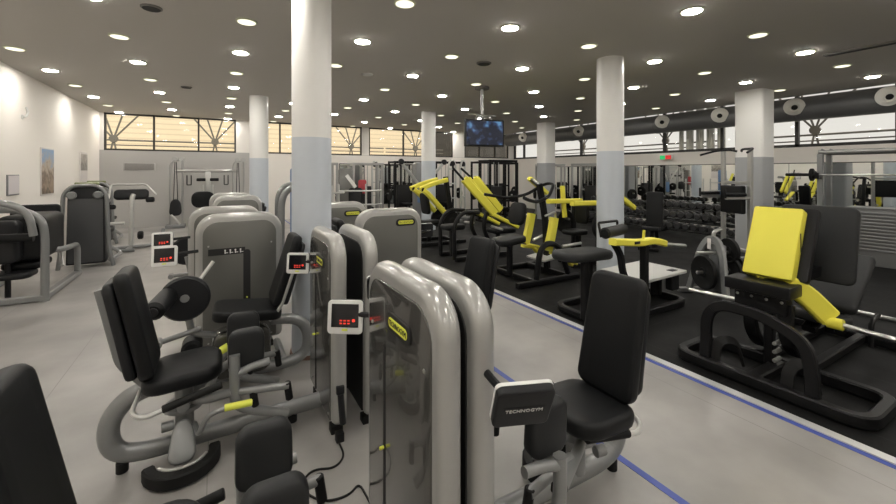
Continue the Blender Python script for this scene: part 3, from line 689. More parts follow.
# --- leg press by the strip; local x away from the strip, y along it
t = thing('leg_press_machine', 'large black leg press with broad yellow shield beside white floor strip', 'exercise machine', (4.4, 1.5, .006))
b = NB(); bar(b, [V(p) for p in ((-.75, -.64, .05), (-.75, .6, .05), (-.2, .6, .05), (-.2, -.64, .05))], .075, .09, .14, True); build('base_frame', b, 'black', t)
b = NB(); bar(b, [V((-.2, .16, .05)), V((1.15, .16, .05))], .07, .08); bar(b, [V((-.2, -.14, .05)), V((1.15, -.14, .05))], .07, .08); bar(b, [V((1.15, -.4, .05)), V((1.15, .42, .05))], .07, .08); bar(b, [V((-.72, .02, .05)), V((-.2, .02, .05))], .1, .07); build('rear_rails', b, 'black', t)
b = NB(); bar(b, [V(p) for p in ((-.72, .37, .06), (-.72, .365, .46), (-.7, .27, .575), (-.67, -.02, .56), (-.7, -.29, .46), (-.72, -.345, .3), (-.72, -.35, .06))], .085, .06, .1, up=(1, 0, 0)); o = build('handrail_arch', b, 'black', t)
b = NB(); box(b, (-.645, .08, .572), (.03, .08, .016), 0, .06); build('arch_label', b, 'yellow', o)
for y in (.24, -.26):
    b = NB(); bar(b, [V((-.72, y + .06, .05)), V((-.7, y + .06, .2)), V((-.66, y + .02, .27)), V((-.56, y - .04, .24)), V((-.5, y - .06, .05))], .08, .022, .06, up=(1, 0, 0)); build('foot_strap', b, 'blackr', t)
up = V((.42, 0, 1)).normalized()
b = NB(); pad(b, frame((-.19, .075, 1.075), (0, -1, 0), up), .355, .62, .11, .015, .008, n=2); o = build('yellow_shield', b, 'yellow', t)
b = NB(); pad(b, frame((-.12, .045, 1.075), (0, -1, 0), up), .44, .64, .06, .02, .008); build('carriage', b, 'black', t)
b = NB(); pad(b, frame((-.18, .075 - .1785, 1.1), (1, 0, .05), (.42, 0, 1)), .016, .16, .004, .006, .001); build('shield_mark', b, 'dark', o)
b = NB(); box(b, (-.39, .09, .725), (.24, .47, .1), .012); box(b, (-.33, .11, .6), (.12, .38, .18), .012); build('carriage_housing', b, 'black', t)
for k in range(4): b = NB(); cyl(b, (-.39, .27 - .107 * k, .62), (-.4, .27 - .107 * k, .62), .012, 10); build('bolt', b, 'chrome', t)
for y in (.19, -.06):
    b = NB(); bar(b, [V((-.33, y, .6)), V((-.36, y, .35)), V((-.2, y, .16)), V((.05, y, .1))], .1, .06, .16, up=(1, 0, 0)); build('lever_arm', b, 'black', t)
for k in range(3): b = NB(); cyl(b, (-.3, -.005, .13 + .07 * k), (-.41, -.005, .13 + .07 * k), .016, 10); build('adjuster_bolt', b, 'steel', t)
b = NB(); bar(b, [V((-.32, .06, .06)), V((-.32, .06, .5))], .07, .07); build('centre_strut', b, 'black', t)
for s, y0 in ((-1, -.04), (1, .1)):
    b = NB(); bar(b, [V((-.3, y0, .76)), V((-.2, y0 + s * .08, .7)), V((-.05, y0 + s * .2, .5))], .1, .16, .1); build('yellow_arm', b, 'yellow', t)
    b = NB(); cyl(b, (-.08, y0 + s * .2, .47), (-.08, y0 + s * .3, .47), .045, 16); build('horn_hub', b, 'yellow', t)
    b = NB(); cyl(b, (-.08, y0 + s * (.28 if s < 0 else .3), .47), (-.08, y0 + s * .76, .45), .02, 16); build('weight_horn', b, 'chrome', t)
b = NB(); pad(b, frame((.34, -.04, 1.05), (0, -1, 0), (.2, 0, 1)), .56, .68, .05, .06, .015); build('foot_plate', b, 'pad2', t)
b = NB(); bar(b, [V((-.12, .1, 1.05)), V((.4, .05, 1.06))], .14, .14); bar(b, [V((-.1, .2, .75)), V((.42, .12, .82))], .06, .1); bar(b, [V((-.1, 0, .75)), V((.42, -.1, .82))], .06, .1); build('plate_bracket', b, 'black', t)
b = NB(); pad(b, frame((.82, -.03, .64), (0, -1, 0), (.6, 0, .4)), .46, .76, .09, .05, .03, .95); build('backrest', b, 'pad2', t)
b = NB(); pad(b, frame((.42, -.03, .36), (0, -1, 0), (1, 0, -.1)), .42, .3, .09, .06, .03); build('seat', b, 'pad2', t)
b = NB(); bar(b, [V((.3, 0, .25)), V((.6, 0, .36)), V((1.12, 0, .7))], .1, .06, .1); bar(b, [V((1.08, 0, .06)), V((1.08, 0, .66))], .08, .08); build('seat_frame', b, 'black', t)
b = NB(); tube(b, [(.75, -.3, .1), (.75, -.3, .32), (.95, -.3, .36)], .02, .05); build('side_handle', b, 'black', t); b = NB(); tube(b, [(.75, .34, .1), (.75, .34, .32), (.95, .34, .36)], .02, .05); build('side_handle', b, 'black', t)

# --- kickback machine with grey step board
t = thing('hip_machine', 'black and yellow machine with light grey step board before middle column', 'exercise machine', (4.4, 3.22, .006))
b = NB(); bar(b, [V(p) for p in ((-.78, -.35, .045), (-.78, .38, .045), (.8, .38, .045), (.8, -.35, .045))], .07, .08, .18, True); build('base_frame', b, 'black', t)
b = NB(); pad(b, frame((-.72, .0, .735), (1, 0, -.03), (0, 1, 0)), .76, .4, .1, .15, .04, crown=.008); build('seat', b, 'pad2', t)
for p in ((-.8, -.1), (-.5, .1)):
    b = NB(); bar(b, [V((p[0], p[1], .02)), V((p[0], p[1], .7))], .08, .07, up=(1, 0, 0)); build('seat_post', b, 'black', t)
for s in (-1, 1):
    y = s * .36
    if s > 0: continue
    b = NB(); bar(b, [V((-.66, y, .93)), V((-.15, y, .875)), V((.06, y, .89)), V((.28, y, .83))], .1, .075, .12); build('yellow_arm', b, 'yellow', t)
    b = NB(); box(b, (-.3, y - .052 * 1, .895), (.1, .004, .03), .001); build('arm_mark', b, 'dark', t)
    b = NB(); cyl(b, (.26, y, .82), (.74, y, .755), .025, 14); build('weight_horn', b, 'chrome', t)
    b = NB(); bar(b, [V((-.1, y, .06)), V((-.1, y, .88))], .085, .07, up=(1, 0, 0)); build('upright', b, 'black', t)
    b = NB(); bar(b, [V((-.55, y * .8, .9)), V((-.42, y * .8, .75)), V((-.4, y * .8, .55)), V((-.28, y * .8, .4))], .07, .06, .12, up=(1, 0, 0)); build('curved_link', b, 'black', t)
b = NB(); cyl(b, (-.62, -.22, 1.0), (-.12, -.1, 1.0), .065, 18, .02); build('roller_pad', b, 'pad', t)
b = NB(); tube(b, [(-.62, -.18, .95), (-.62, -.14, 1.11), (-.1, 0, 1.09), (-.1, 0, .95)], .015, .03); build('handle_hoop', b, 'black', t)
b = NB(); cyl(b, (-.12, -.36, .9), (-.1, -.36, 1.02), .015, 10); build('lock_lever', b, 'yellow', t)
b = NB(); pad(b, frame((.42, .0, .4), (1, 0, .02), (0, 1, .0)), .86, .66, .035, .02, .006); build('step_board', b, 'board', t)
b = NB(); bar(b, [V((.06, 0, .34)), V((.8, 0, .34))], .1, .08); bar(b, [V((.7, .0, .06)), V((.7, 0, .34))], .12, .1, up=(1, 0, 0)); bar(b, [V((.1, 0, .06)), V((.1, 0, .34))], .1, .1, up=(1, 0, 0)); build('board_stand', b, 'black', t)
b = NB(); pad(b, frame((.7, -.22, .3), (1, 0, 0), (0, 0, 1)), .16, .26, .1, .03, .02); build('stop_block', b, 'shell', t)

# --- incline press with two hanging yellow levers
def press(lab, loc):
    t = thing('chest_press_machine', lab, 'exercise machine', loc, 0, None)
    b = NB(); bar(b, [V((-.75, -.48, .045)), V((.5, -.48, .045))], .08, .08); bar(b, [V((-.62, .5, .045)), V((.5, .5, .045))], .08, .08); bar(b, [V((.3, -.5, .05)), V((.3, .52, .05))], .08, .08); bar(b, [V((-.4, -.48, .05)), V((-.4, .5, .05))], .07, .07); build('base_frame', b, 'black', t)
    b = NB(); tube(b, [(-.72, .2, .06), (-.62, .2, .5), (-.5, .2, .6), (-.2, .2, .6)], .04, .12); build('frame_loop', b, 'black', t); b = NB(); tube(b, [(-.36, -.46, .06), (-.3, -.46, .5), (-.15, -.46, .62), (.1, -.46, .55), (.3, -.46, .1)], .045, .16); build('frame_loop', b, 'black', t)
    b = NB(); bar(b, [V((.3, 0, .06)), V((.26, 0, .9)), V((.12, 0, 1.5))], .1, .08, .2, up=(1, 0, 0)); build('mast', b, 'black', t)
    b = NB(); pad(b, frame((-.52, .0, .62), (0, 1, 0), (1, 0, .1)), .4, .5, .1, .12, .035); build('seat', b, 'pad', t)
    b = NB(); pad(b, frame((-.34, .0, 1.03), (0, 1, 0), (.2, 0, 1)), .34, .36, .09, .1, .03); build('chest_pad', b, 'pad', t)
    b = NB(); bar(b, [V((-.5, 0, .06)), V((-.5, 0, .58))], .08, .08, up=(1, 0, 0)); build('seat_post', b, 'black', t)
    b = NB(); tube(b, [(-.68, -.55, 1.32), (-.55, -.5, 1.28), (-.25, -.35, 1.23), (.1, -.25, 1.3), (.36, -.1, 1.5), (.36, .1, 1.5), (.1, .3, 1.3), (-.25, .4, 1.25), (-.6, .55, 1.32)], .026, .12); build('handle_bar', b, 'black', t)
    for s in (-1, 1):
        y = s * .34; fx = .14 if s > 0 else 0
        b = NB(); bar(b, [V((.12 + fx, y, .97)), V((.06 + fx, y, .7)), V((-.02 + fx, y, .46))], .11, .13, .1, up=(1, 0, 0)); build('yellow_lever', b, 'yellow', t)
        b = NB(); bar(b, [V((.06, y, .42)), V((.3, y, .38)), V((.5, y, .18))], .05, .1, .05, up=(0, 1, 0)); bar(b, [V((.12, y - .06, .46)), V((.36, y - .06, .4)), V((.54, y - .06, .2))], .03, .08, .05, up=(0, 1, 0)); build('lever_foot', b, 'yellow', t)
        b = NB(); cyl(b, (.3, y, .5), (.62, y + s * .1, .54), .024, 12); build('weight_horn', b, 'chrome', t)
        b = NB(); tube(b, [(.15, y, .95), (.05, y + s * .1, 1.08), (-.15, y + s * .08, 1.02)], .016, .05); build('pull_handle', b, 'chrome', t)
    b = NB(); pad(b, frame((.2, 0, .28), (1, 0, .1), (0, 1, 0)), .34, .44, .03, .02, .006); build('foot_plate', b, 'board', t)
    b = NB(); bar(b, [V((.36, .5, 1.58)), V((.82, .55, 1.3))], .1, .07); build('top_arm', b, 'yellow', t)
    b = NB(); bar(b, [V((.14, 0, 1.45)), V((.4, .5, 1.56))], .06, .06); build('top_link', b, 'black', t)
    return t
press('black press machine with two hanging yellow levers and bent black handlebar', (4.5, 4.95, .006))

# --- second row pull machine behind the column
def lever_row(lab, loc, rz=0):
    t = thing('lever_row_machine', lab, 'exercise machine', loc, rz, None)
    b = NB(); bar(b, [V((-.6, -.4, .045)), V((.7, -.4, .045))], .08, .08); bar(b, [V((-.6, .4, .045)), V((.7, .4, .045))], .08, .08); bar(b, [V((.5, -.45, .05)), V((.5, .45, .05))], .08, .08); build('base_frame', b, 'black', t)
    for s in (-1, 1):
        b = NB(); bar(b, [V((.18, s * .3, .06)), V((.22, s * .3, 1.12))], .08, .07, up=(1, 0, 0)); build('upright', b, 'black', t)
        b = NB(); bar(b, [V((-.5, s * .3, 1.13)), V((.4, s * .3, 1.11))], .1, .09); build('yellow_arm', b, 'yellow', t)
        if s > 0: b = NB(); bar(b, [V((-.12, s * .3, 1.42)), V((-.05, s * .3, .8))], .06, .09, up=(1, 0, 0)); build('yellow_lever', b, 'yellow', t)
        else: b = NB(); bar(b, [V((.62, -.5, 1.2)), V((.95, -.52, 1.0))], .09, .08, up=(0, 1, 0)); bar(b, [V((.5, -.45, .06)), V((.62, -.5, 1.2))], .06, .06, up=(1, 0, 0)); build('side_lever', b, 'yellow', t)
        b = NB(); cyl(b, (.1, s * .32, .75), (.1, s * .62, .75), .024, 12); build('weight_horn', b, 'chrome', t)
        plate_mesh('weight_plate', (.1, s * .44, .7), (0, 1, 0), .23, .05, t)
    b = NB(); pad(b, frame((-.1, 0, .55), (0, 1, 0), (1, 0, 0)), .36, .4, .09, .08, .03); build('seat', b, 'pad', t)
    b = NB(); pad(b, frame((.1, 0, .9), (0, 1, 0), (.05, 0, 1)), .3, .4, .08, .07, .03); build('chest_pad', b, 'pad', t)
    b = NB(); bar(b, [V((0, 0, .06)), V((0, 0, .5))], .08, .08, up=(1, 0, 0)); bar(b, [V((-.5, 0, .06)), V((.5, 0, .06))], .08, .08); build('seat_post', b, 'black', t)
    return t
lever_row('black machine with level yellow arms and hung plates behind the two-lever press', (6.0, 5.35, .006))

# --- incline machine with long slanted yellow beams
t = thing('incline_press_machine', 'black machine with long slanted yellow beams near hanging television', 'exercise machine', (4.6, 6.7, .006))
for s in (-1, 1):
    y = s * .32
    b = NB(); bar(b, [V((-.58 + (.68 if s > 0 else .04), y, 1.56)), V((.14 + (.68 if s > 0 else .04), y, .86))], .15, .08, up=(0, 1, 0)); build('yellow_beam', b, 'yellow', t)
    b = NB(); bar(b, [V((-.42 + (.68 if s > 0 else .04), y + .12, 1.56)), V((.2 + (.68 if s > 0 else .04), y + .12, .9))], .12, .07, up=(0, 1, 0)); build('yellow_cover', b, 'yellow', t)
    b = NB(); bar(b, [V((.1, y, .86)), V((.42, y, .72)), V((.75, y, .56))], .07, .12, .1, up=(0, 1, 0)); build('yellow_foot', b, 'yellow', t)
    hx = .68 if s > 0 else .04; b = NB(); tube(b, [(-.6 + hx, y, 1.55), (-.86 + hx, y + s * .05, 1.77)], .022); build('handle', b, 'blackr', t)
    b = NB(); tube(b, [(-.72, y - s * .05, .04), (-.74, y - s * .05, .7), (-.55, y - s * .05, .93), (-.16, y - s * .05, .9)], .04, .14); build('frame_loop', b, 'black', t)
    b = NB(); bar(b, [V((.05, y * .7, .9)), V((-.05, y * .7, .6)), V((.25, y * .7, .06))], .08, .06, .2, up=(1, 0, 0)); build('curved_leg', b, 'black', t)
    b = NB(); cyl(b, (.1, y, .62), (.1, y + s * .35, .6), .024, 12); build('weight_horn', b, 'chrome', t)
b = NB(); bar(b, [V((-.72, -.3, .045)), V((.5, -.3, .045))], .08, .08); bar(b, [V((-.72, .3, .045)), V((.5, .3, .045))], .08, .08); bar(b, [V((.35, -.35, .05)), V((.35, .35, .05))], .08, .08); build('base_frame', b, 'black', t)
b = NB(); pad(b, frame((.55, -.05, .48), (0, 1, 0), (1, 0, 0)), .4, .56, .1, .1, .035); build('seat', b, 'pad', t)
b = NB(); pad(b, frame((-.6, 0, .62), (0, 1, 0), (1, 0, 0)), .36, .44, .1, .1, .035); build('foot_pad', b, 'pad', t)
b = NB(); bar(b, [V((.5, 0, .06)), V((.5, 0, .45))], .08, .08, up=(1, 0, 0)); build('post', b, 'black', t); b = NB(); bar(b, [V((-.62, 0, .06)), V((-.62, 0, .58))], .08, .08, up=(1, 0, 0)); build('post', b, 'black', t)

# --- far lever machine with bent yellow arms
t = thing('lever_press_machine', 'black machine with bent yellow arms beside the far white column', 'exercise machine', (4.45, 8.4, .006))
for s in (-1, 1):
    y = s * .25
    b = NB(); bar(b, [V((-.46, y, 1.3)), V((-.1, y, 1.43)), V((.26, y, 1.51))], .1, .1, .1); build('yellow_arm', b, 'yellow', t)
    b = NB(); bar(b, [V((-.4, y - .05, 1.28)), V((-.28, y - .05, 1.2)), V((.16, y - .05, .74))], .1, .13, .12, up=(0, 1, 0)); build('yellow_lever', b, 'yellow', t)
    b = NB(); cyl(b, (-.4, y - .06, 1.29), (-.4, y + .06, 1.29), .045, 14); build('joint', b, 'black', t)
b = NB(); bar(b, [V((.55, 0, .06)), V((.48, 0, .8)), V((.36, 0, 1.58))], .12, .1, .2, up=(1, 0, 0)); build('mast', b, 'black', t)
b = NB(); bar(b, [V((-.5, -.35, .045)), V((.7, -.35, .045))], .08, .08); bar(b, [V((-.5, .35, .045)), V((.7, .35, .045))], .08, .08); bar(b, [V((.5, -.38, .05)), V((.5, .38, .05))], .08, .08); bar(b, [V((-.4, -.38, .05)), V((-.4, .38, .05))], .08, .08); build('base_frame', b, 'black', t)
b = NB(); pad(b, frame((-.05, 0, .5), (0, 1, 0), (1, 0, 0)), .4, .5, .1, .1, .035); build('seat', b, 'pad', t)
b = NB(); pad(b, frame((-.2, 0, .95), (0, 1, 0), (-.15, 0, 1)), .36, .5, .09, .08, .03); build('backrest', b, 'pad', t)
b = NB(); bar(b, [V((-.1, 0, .06)), V((-.1, 0, .46))], .09, .09, up=(1, 0, 0)); build('seat_post', b, 'black', t)
plate_mesh('weight_plate', (.34, -.3, .55), (0, 1, 0), .22, .06, t); plate_mesh('weight_plate', (.34, .3, .55), (0, 1, 0), .22, .06, t)

# ================================================================== FREE WEIGHT AREA
t = thing('plate_rack', 'grey A frame plate rack with black discs behind leg press', 'plate rack', (5.78, 2.785, .006), math.radians(-25))
for s in (-1, 1):
    b = NB(); bar(b, [V((-.16, s * .34, .03)), V((-.1, s * .2, .62)), V((-.07, s * .1, .78)), V((-.07, 0, .8))], .09, .05, .12, up=(1, 0, 0)); build('side_leg', b, 'frame', t)
    b = NB(); bar(b, [V((-.3, s * .36, .03)), V((.4, s * .36, .03))], .08, .06); build('foot', b, 'frame', t)
b = NB(); tube(b, [(-.06, 0, .74), (-.06, 0, .9), (.04, 0, .93)], .025, .04); build('top_handle', b, 'steel', t)
b = NB(); box(b, (-.125, 0, .74), (.006, .06, .14), .001); build('tag', b, 'paper', t)
b = NB(); box(b, (0, 0, .42), (.08, .22, .62), .02); build('centre_plate', b, 'frame', t)
for z in (.36, .62): b = NB(); cyl(b, (-.3, 0, z), (.3, 0, z), .022); build('peg', b, 'chrome', t)
rx = Mx.Rotation(math.radians(-25), 4, 'Z')
def plate(c, r, th, lab, axis=(1, 0, 0)):
    o = plate_mesh('weight_plate', (0, 0, 0), axis, r, th); o.location = c; tag(o, lab, 'weight plate', 'weight plates on the plate rack'); return o
for dxx, z, r, lab in ((-.2, .36, .225, 'black ribbed weight plate on the front peg of the A frame rack'), (.16, .36, .225, 'black weight plate on rear lower peg of the A frame rack'), (.24, .36, .225, 'black weight plate behind another on rear lower peg'), (.16, .64, .17, 'smaller black weight plate on rear upper peg of the rack')):
    p = V((5.78, 2.785, .006)) + (rx @ V((dxx, 0, z))); plate(p, r, .045, lab, rx @ V((1, 0, 0)))

# dumbbell racks and dumbbells
def make_db():
    b = NB(); cyl(b, (-.07, 0, 0), (.07, 0, 0), .016, 10)
    for s in (-1, 1): lathe(b, (s * .065, 0, 0), (s, 0, 0), [(.05, 0), (.07, .012), (.07, .085), (.055, .1)], 14)
    return build('dumbbell', b, mat('dumbbell_rubber', (.02, .02, .021), .3, spec=.6))
DB = None; nd = 0
for q, (ya, yb, lab) in enumerate(((4.75, 6.9, 'black three tier dumbbell rack nearest the square grey column'), (7.05, 9.3, 'black three tier dumbbell rack beyond the upright bench'))):
    t = thing('dumbbell_rack', lab, 'dumbbell rack', (11.0, (ya + yb) / 2, .006), 0, 'dumbbell racks along the mirrors'); L = yb - ya
    for s in (-1, 1): b = NB(); bar(b, [V((-.3, s * (L / 2 - .1), .03)), V((.25, s * (L / 2 - .1), .03)), V((.2, s * (L / 2 - .1), .9))], .07, .07, up=(0, 1, 0)); build('side_frame', b, 'black', t)
    for k, (x, z) in enumerate(((-.18, .22), (-.02, .5), (.14, .78))):
        for dx2 in (-.08, .08): b = NB(); bar(b, [V((x + dx2, -L / 2, z - .075 + dx2 * .35)), V((x + dx2, L / 2, z - .075 + dx2 * .35))], .05, .02); build('shelf_rail', b, 'black', t)
        n = 10
        for i in range(n):
            sc = 1.0 + .5 * i / n if k < 2 else .95 + .3 * i / n
            if DB is None: DB = make_db(); d = DB
            else: d = DB.copy(); COL.objects.link(d)
            d.scale = (1, sc, sc); d.location = (11.0 + x, ya + .12 + (L - .24) * i / (n - 1), .006 + z + .07 * sc - .065)
            tag(d, 'black round head dumbbell lying in a row on the dumbbell racks', 'dumbbell', 'dumbbells on the racks')
            nd += 1

# upright utility bench, dip tower, barbell rack, slatted cabinet
t = thing('utility_bench', 'black upright bench in front of the dumbbell racks', 'bench', (8.5, 5.4, .006), math.radians(200))
b = NB(); pad(b, frame((0, 0, .82), (0, 1, 0), (-.08, 0, 1)), .34, .86, .09, .04, .025); build('backrest', b, 'pad', t)
b = NB(); pad(b, frame((.3, 0, .45), (0, 1, 0), (1, 0, .08)), .34, .36, .09, .04, .025); build('seat', b, 'pad', t)
b = NB(); bar(b, [V((-.45, 0, .06)), V((.55, 0, .06))], .08, .08); bar(b, [V((.3, 0, .06)), V((.2, 0, .42))], .08, .07, up=(1, 0, 0)); bar(b, [V((-.3, 0, .06)), V((-.06, 0, .6))], .07, .05, up=(1, 0, 0)); bar(b, [V((-.45, -.25, .04)), V((-.45, .25, .04))], .07, .07); bar(b, [V((.55, -.2, .04)), V((.55, .2, .04))], .07, .07); build('frame', b, 'black', t)

t = thing('dip_tower', 'grey chin up and dip tower with black back pad before square column', 'dip tower', (8.15, 3.62, .006), math.radians(-25))
for s in (-1, 1):
    b = NB(); bar(b, [V((0, s * .3, .04)), V((0, s * .3, 2.08))], .08, .06, up=(1, 0, 0)); build('upright', b, 'steel', t)
    b = NB(); bar(b, [V((-.5, s * .3, .04)), V((.5, s * .34, .04))], .08, .07); build('base_foot', b, 'frame', t)
    b = NB(); tube(b, [(-.28, s * .55, 2.02), (-.05, s * .42, 2.1), (0, s * .28, 2.1), (.0, s * .12, 2.1), (.06, s * .05, 2.07)], .02, .08); build('chin_bar', b, 'shell', t)
    b = NB(); bar(b, [V((0, s * .3, 1.24)), V((-.45, s * .3, 1.24))], .06, .05); build('arm_support', b, 'steel', t)
    b = NB(); pad(b, frame((-.28, s * .3, 1.3), (1, 0, 0), (0, 1, 0)), .36, .12, .06, .03, .02); build('arm_pad', b, 'pad', t)
    b = NB(); cyl(b, (-.47, s * .3, 1.24), (-.47, s * .3, 1.4), .018, 10); build('hand_grip', b, 'blackr', t)
b = NB(); pad(b, frame((-.07, 0, 1.2), (0, 1, 0), (0, 0, 1)), .5, .5, .09, .03, .025); build('back_pad', b, 'pad', t)
b = NB(); bar(b, [V((0, -.3, 1.5)), V((0, .3, 1.5))], .06, .06); build('cross_member', b, 'steel', t); b = NB(); bar(b, [V((0, -.3, .3)), V((0, .3, .3))], .06, .06); build('cross_member', b, 'steel', t)

t = thing('barbell_rack', 'grey barbell rack with a high top rail by the mirrors', 'rack', (8.2, 2.47, .006))
for x in (0, .35):
    b = NB(); bar(b, [V((x, 0, .04)), V((x, 0, 1.96)), V((x + (.0 if x == 0 else -.05), -.05, 2.04))], .075, .06, up=(1, 0, 0)); build('upright', b, 'frame', t)
    b = NB(); bar(b, [V((x, -2.4, .04)), V((x, -2.4, 2.0))], .1, .08, up=(1, 0, 0)); build('upright', b, 'frame', t)
b = NB(); tube(b, [(0, .02, 2.0), (0, -2.42, 2.0)], .04); tube(b, [(.32, .02, 2.0), (.32, -2.42, 2.0)], .04); build('top_rail', b, 'steel', t)
b = NB(); bar(b, [V((-.5, 0, .03)), V((.8, 0, .03))], .08, .06); bar(b, [V((-.5, -2.4, .03)), V((.8, -2.4, .03))], .08, .06); build('foot', b, 'frame', t)
for y in (0, -2.4): b = NB(); bar(b, [V((-.04, y, 1.6)), V((-.15, y, 1.6)), V((-.15, y, 1.68))], .05, .03); build('bar_hook', b, 'black', t)
t = thing('barbell', 'steel barbell racked high on the grey barbell rack', 'barbell', (8.085, 1.15, 1.657))
b = NB(); cyl(b, (0, -1.35, 0), (0, 1.35, 0), .014, 12); build('shaft', b, 'steel', t)
for s in (-1, 1):
    b = NB(); cyl(b, (0, s * 1.34, 0), (0, s * 1.72, 0), .025, 14); build('sleeve', b, 'black', t)
    b = NB(); lathe(b, (0, s * 1.33, 0), (0, s, 0), [(.04, 0), (.06, .01), (.06, .04), (.1, .045), (.1, .07), (.04, .075)], 18); build('collar', b, 'blackr', t)

t = thing('slatted_cabinet', 'low grey cabinet with horizontal slats behind the leg press', 'cabinet', (10.4, 1.5, .006))
b = NB(); box(b, (0, 0, .51), (.4, 2.4, 1.02), .01); build('body', b, 'louvre', t)
for k in range(12): b = NB(); box(b, (-.21, 0, .29 + .06 * k), (.03, 2.3, .034), .006); build('slat', b, 'frame', t)
b = NB(); box(b, (0, 0, 1.035), (.44, 2.44, .03), .006); build('top_cap', b, 'frame', t)
t = thing('flat_barbell', 'bare steel bar lying on black floor behind leg press', 'barbell', (6.6, 1.1, .036))
b = NB(); cyl(b, (0, -1.1, 0), (0, .9, 0), .024, 12); build('shaft', b, 'steel', t)
b = NB(); box(b, (7.2, .75, .05), (.3, .22, .09), .02); tag(build('step_block', b, 'blackr'), 'small black block on floor beside the slatted cabinet', 'block')

# ================================================================== FAR AREA RACKS
def rack(lab, loc, rz, w, h, m, d=.6, name='power_rack'):
    t = thing(name, lab, 'rack', loc, rz, 'steel racks along the back wall')
    for sx in (-1, 1):
        for sy in (-1, 1): b = NB(); bar(b, [V((sx * w / 2, sy * d / 2, .03)), V((sx * w / 2, sy * d / 2, h))], .07, .07, up=(1, 0, 0)); build('upright', b, m, t)
        b = NB(); bar(b, [V((sx * w / 2, -d / 2, h - .04)), V((sx * w / 2, d / 2, h - .04))], .06, .07); bar(b, [V((sx * w / 2, -d / 2 - .2, .04)), V((sx * w / 2, d / 2 + .2, .04))], .07, .07); build('side_rail', b, m, t)
    for z in (h - .04, h * .52): b = NB(); bar(b, [V((-w / 2, d / 2, z)), V((w / 2, d / 2, z))], .06, .07); build('cross_bar', b, m, t)
    b = NB(); bar(b, [V((-w / 2, -d / 2, h - .04)), V((w / 2, -d / 2, h - .04))], .06, .08); build('front_header', b, m, t)
    b = NB(); pad(b, frame((0, d / 2 - .1, .75), (1, 0, 0), (0, 0, 1)), w * .5, .9, .16, .02, .01); build('weight_stack', b, 'dark', t)
    for s in (-1, 1):
        b = NB(); cyl(b, (s * .1, d / 2 - .2, 1.2), (s * .1, d / 2 - .2, h - .05), .012, 8); build('cable', b, 'steel', t)
        b = NB(); cyl(b, (s * (w / 2 + .02), 0, .9), (s * (w / 2 + .2), 0, .9), .025, 10); build('storage_peg', b, 'chrome', t)
        plate_mesh('weight_plate', (s * (w / 2 + .1), 0, .85), (1, 0, 0), .21, .06, t)
    b = NB(); pad(b, frame((0, -.1, .48), (1, 0, 0), (0, 1, 0)), .34, .6, .09, .05, .03); build('seat', b, 'pad', t)
    b = NB(); bar(b, [V((0, -.1, .04)), V((0, -.1, .44))], .08, .08, up=(1, 0, 0)); bar(b, [V((0, -.35, .04)), V((0, d / 2, .04))], .08, .07); build('seat_post', b, m, t)
    return t
R1 = rack('black rack with broad top frame below the hanging television', (9.1, 12.6, .006), 0, 1.1, 2.1, 'black')
dup(R1, 'black rack beside the white pier left of television', (7.75, 13.6, .006), 0)
dup(R1, 'black rack standing before the wide dark framed mirror', (6.2, 13.9, .006), 0)
dup(R1, 'black rack in the corner past the hanging television', (10.7, 13.7, .006), 0)
dup(R1, 'black rack nearest the camera under the hanging television', (8.3, 10.9, .006), 0)
R2 = rack('silver rack behind the square far column', (11.4, 11.6, .006), -.6, 1.0, 2.0, 'steel')
dup(R2, 'silver rack between the far square column and middle round column', (11.7, 9.95, .006), -1.4)
dup(R2, 'silver rack before the dark framed mirror behind yellow machines', (4.4, 13.2, .006), 0)
dup(R2, 'silver rack beside the near column against white back wall', (2.9, 13.4, .006), 0)

t = thing('cable_column', 'grey cable column with raised pulley arm beside the far round column', 'exercise machine', (5.75, 11.8, .006))
b = NB(); pad(b, frame((0, 0, 1.02), (1, 0, 0), (0, 0, 1)), .36, 1.98, .3, .08, .03); build('column_shroud', b, 'frame', t)
for s in (-1, 1):
    b = NB(); bar(b, [V((s * .12, -.2, 1.3)), V((s * .75, -.3, 1.98))], .09, .07, up=(0, 1, 0)); build('pulley_arm', b, 'bright', t)
    b = NB(); cyl(b, (s * .77, -.36, 2.02), (s * .77, -.26, 2.02), .09, 18, .02); build('pulley', b, 'shell', t)
b = NB(); pad(b, frame((-.0, -.16, .95), (1, 0, 0), (0, 0, 1)), .26, .5, .02, .03, .006); build('weight_panel', b, 'bluepad', t)
b = NB(); bar(b, [V((-.5, 0, .04)), V((.5, 0, .04))], .3, .07); build('base', b, 'frame', t)
t = thing('pulley_tower', 'tall silver pulley tower behind the bent yellow arms', 'exercise machine', (6.95, 11.7, .006))
for s in (-1, 1): b = NB(); tube(b, [(s * .14, 0, 0), (s * .14, 0, 1.95), (s * .04, 0, 2.1)], .035, .08); build('upright', b, 'bright', t)
for k in range(4): b = NB(); tube(b, [(-.14, 0, .3 + .5 * k), (.14, 0, .3 + .5 * k)], .025); build('rung', b, 'bright', t)
b = NB(); box(b, (0, 0, .04), (.5, .6, .08), .01); build('base', b, 'frame', t)
b = NB(); cyl(b, (0, -.06, 1.98), (0, .06, 1.98), .09, 18); build('pulley', b, 'shell', t)
PT = t
dup(PT, 'tall silver pulley tower just before the white pier near the television', (7.7, 12.2, .006), .5)
dup(PT, 'tall silver pulley tower between the dark framed mirrors on back wall', (5.25, 14.6, .006), .2)
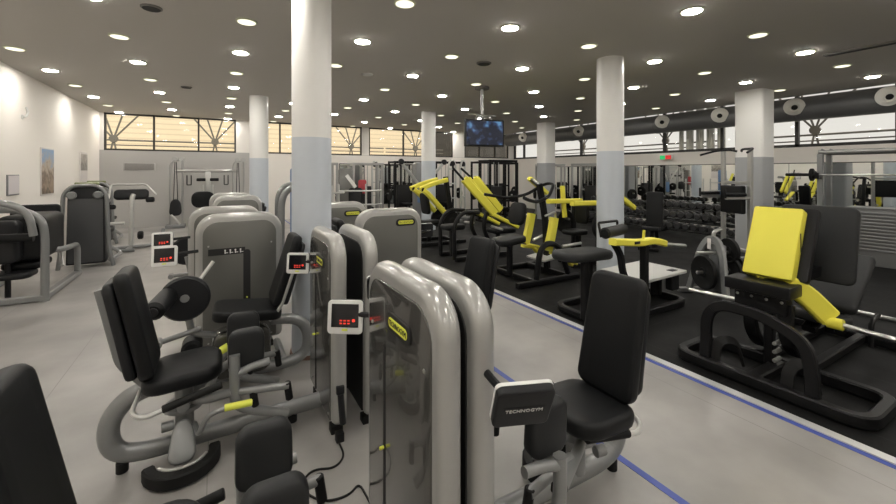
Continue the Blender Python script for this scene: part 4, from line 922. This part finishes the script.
for i, (x, y, rz, lab) in enumerate(((2.35, 10.6, .2, 'silver railed machine beyond the wide stack behind near column'), (3.6, 11.4, -.3, 'silver railed machine with small red pad, before the white back wall'))):
    t = thing('seated_row_machine', lab, 'exercise machine', (x, y, 0 if x < 3.4 else .006), rz, 'silver railed machines in the far area')
    for z in (.75, 1.15): b = NB(); tube(b, [(-.6, -.2, z), (.5, -.2, z), (.65, 0, z), (.65, .4, z)], .025, .12); build('rail', b, 'bright', t)
    for xx, yy in ((-.58, -.2), (.2, -.2), (.65, .35)): b = NB(); tube(b, [(xx, yy, 0), (xx, yy, 1.35)], .03); build('post', b, 'bright', t)
    b = NB(); pad(b, frame((-.1, .2, .95), (1, 0, 0), (0, .15, 1)), .4, .55, .09, .08, .03); build('backrest', b, 'pad', t)
    b = NB(); pad(b, frame((-.1, .0, .5), (1, 0, 0), (0, 1, 0)), .4, .42, .09, .08, .03); build('seat', b, 'pad', t)
    b = NB(); pad(b, frame((-.4, .5, .95), (1, 0, 0), (0, 0, 1)), .4, 1.7, .2, .06, .03); build('stack_shroud', b, 'bluepad' if i == 0 else 'panel2', t)
    b = NB(); bar(b, [V((-.5, .2, .04)), V((.6, .2, .04))], .09, .08); bar(b, [V((-.1, .1, .04)), V((-.1, .1, .46))], .08, .08, up=(1, 0, 0)); build('base', b, 'frame', t)
    if i: b = NB(); pad(b, frame((.1, .3, 1.25), (1, 0, 0), (0, 0, 1)), .24, .42, .12, .05, .03); build('red_pad', b, 'redpad', t)
    b = NB(); bar(b, [V((-.35, -.1, 1.6)), V((-.1, -.15, 1.25))], .1, .08, up=(0, 1, 0)); build('yellow_arm', b, 'yellow' if i == 0 else 'bright', t)

# power cord on the floor
b = NB(); P = [(.66, 2.5, .008), (.66, 2.36, .007), (.58, 2.29, .007), (.48, 2.345, .007), (.41, 2.3, .007), (.4, 2.19, .007), (.478, 2.08, .007), (.6, 2.06, .007), (.67, 2.12, .007), (.68, 1.9, .008)]
tube(b, P, .006, .06, 6); tag(build('floor_cable', b, 'blackr'), 'thin black power cable looping on grey floor between stacks', 'cable')
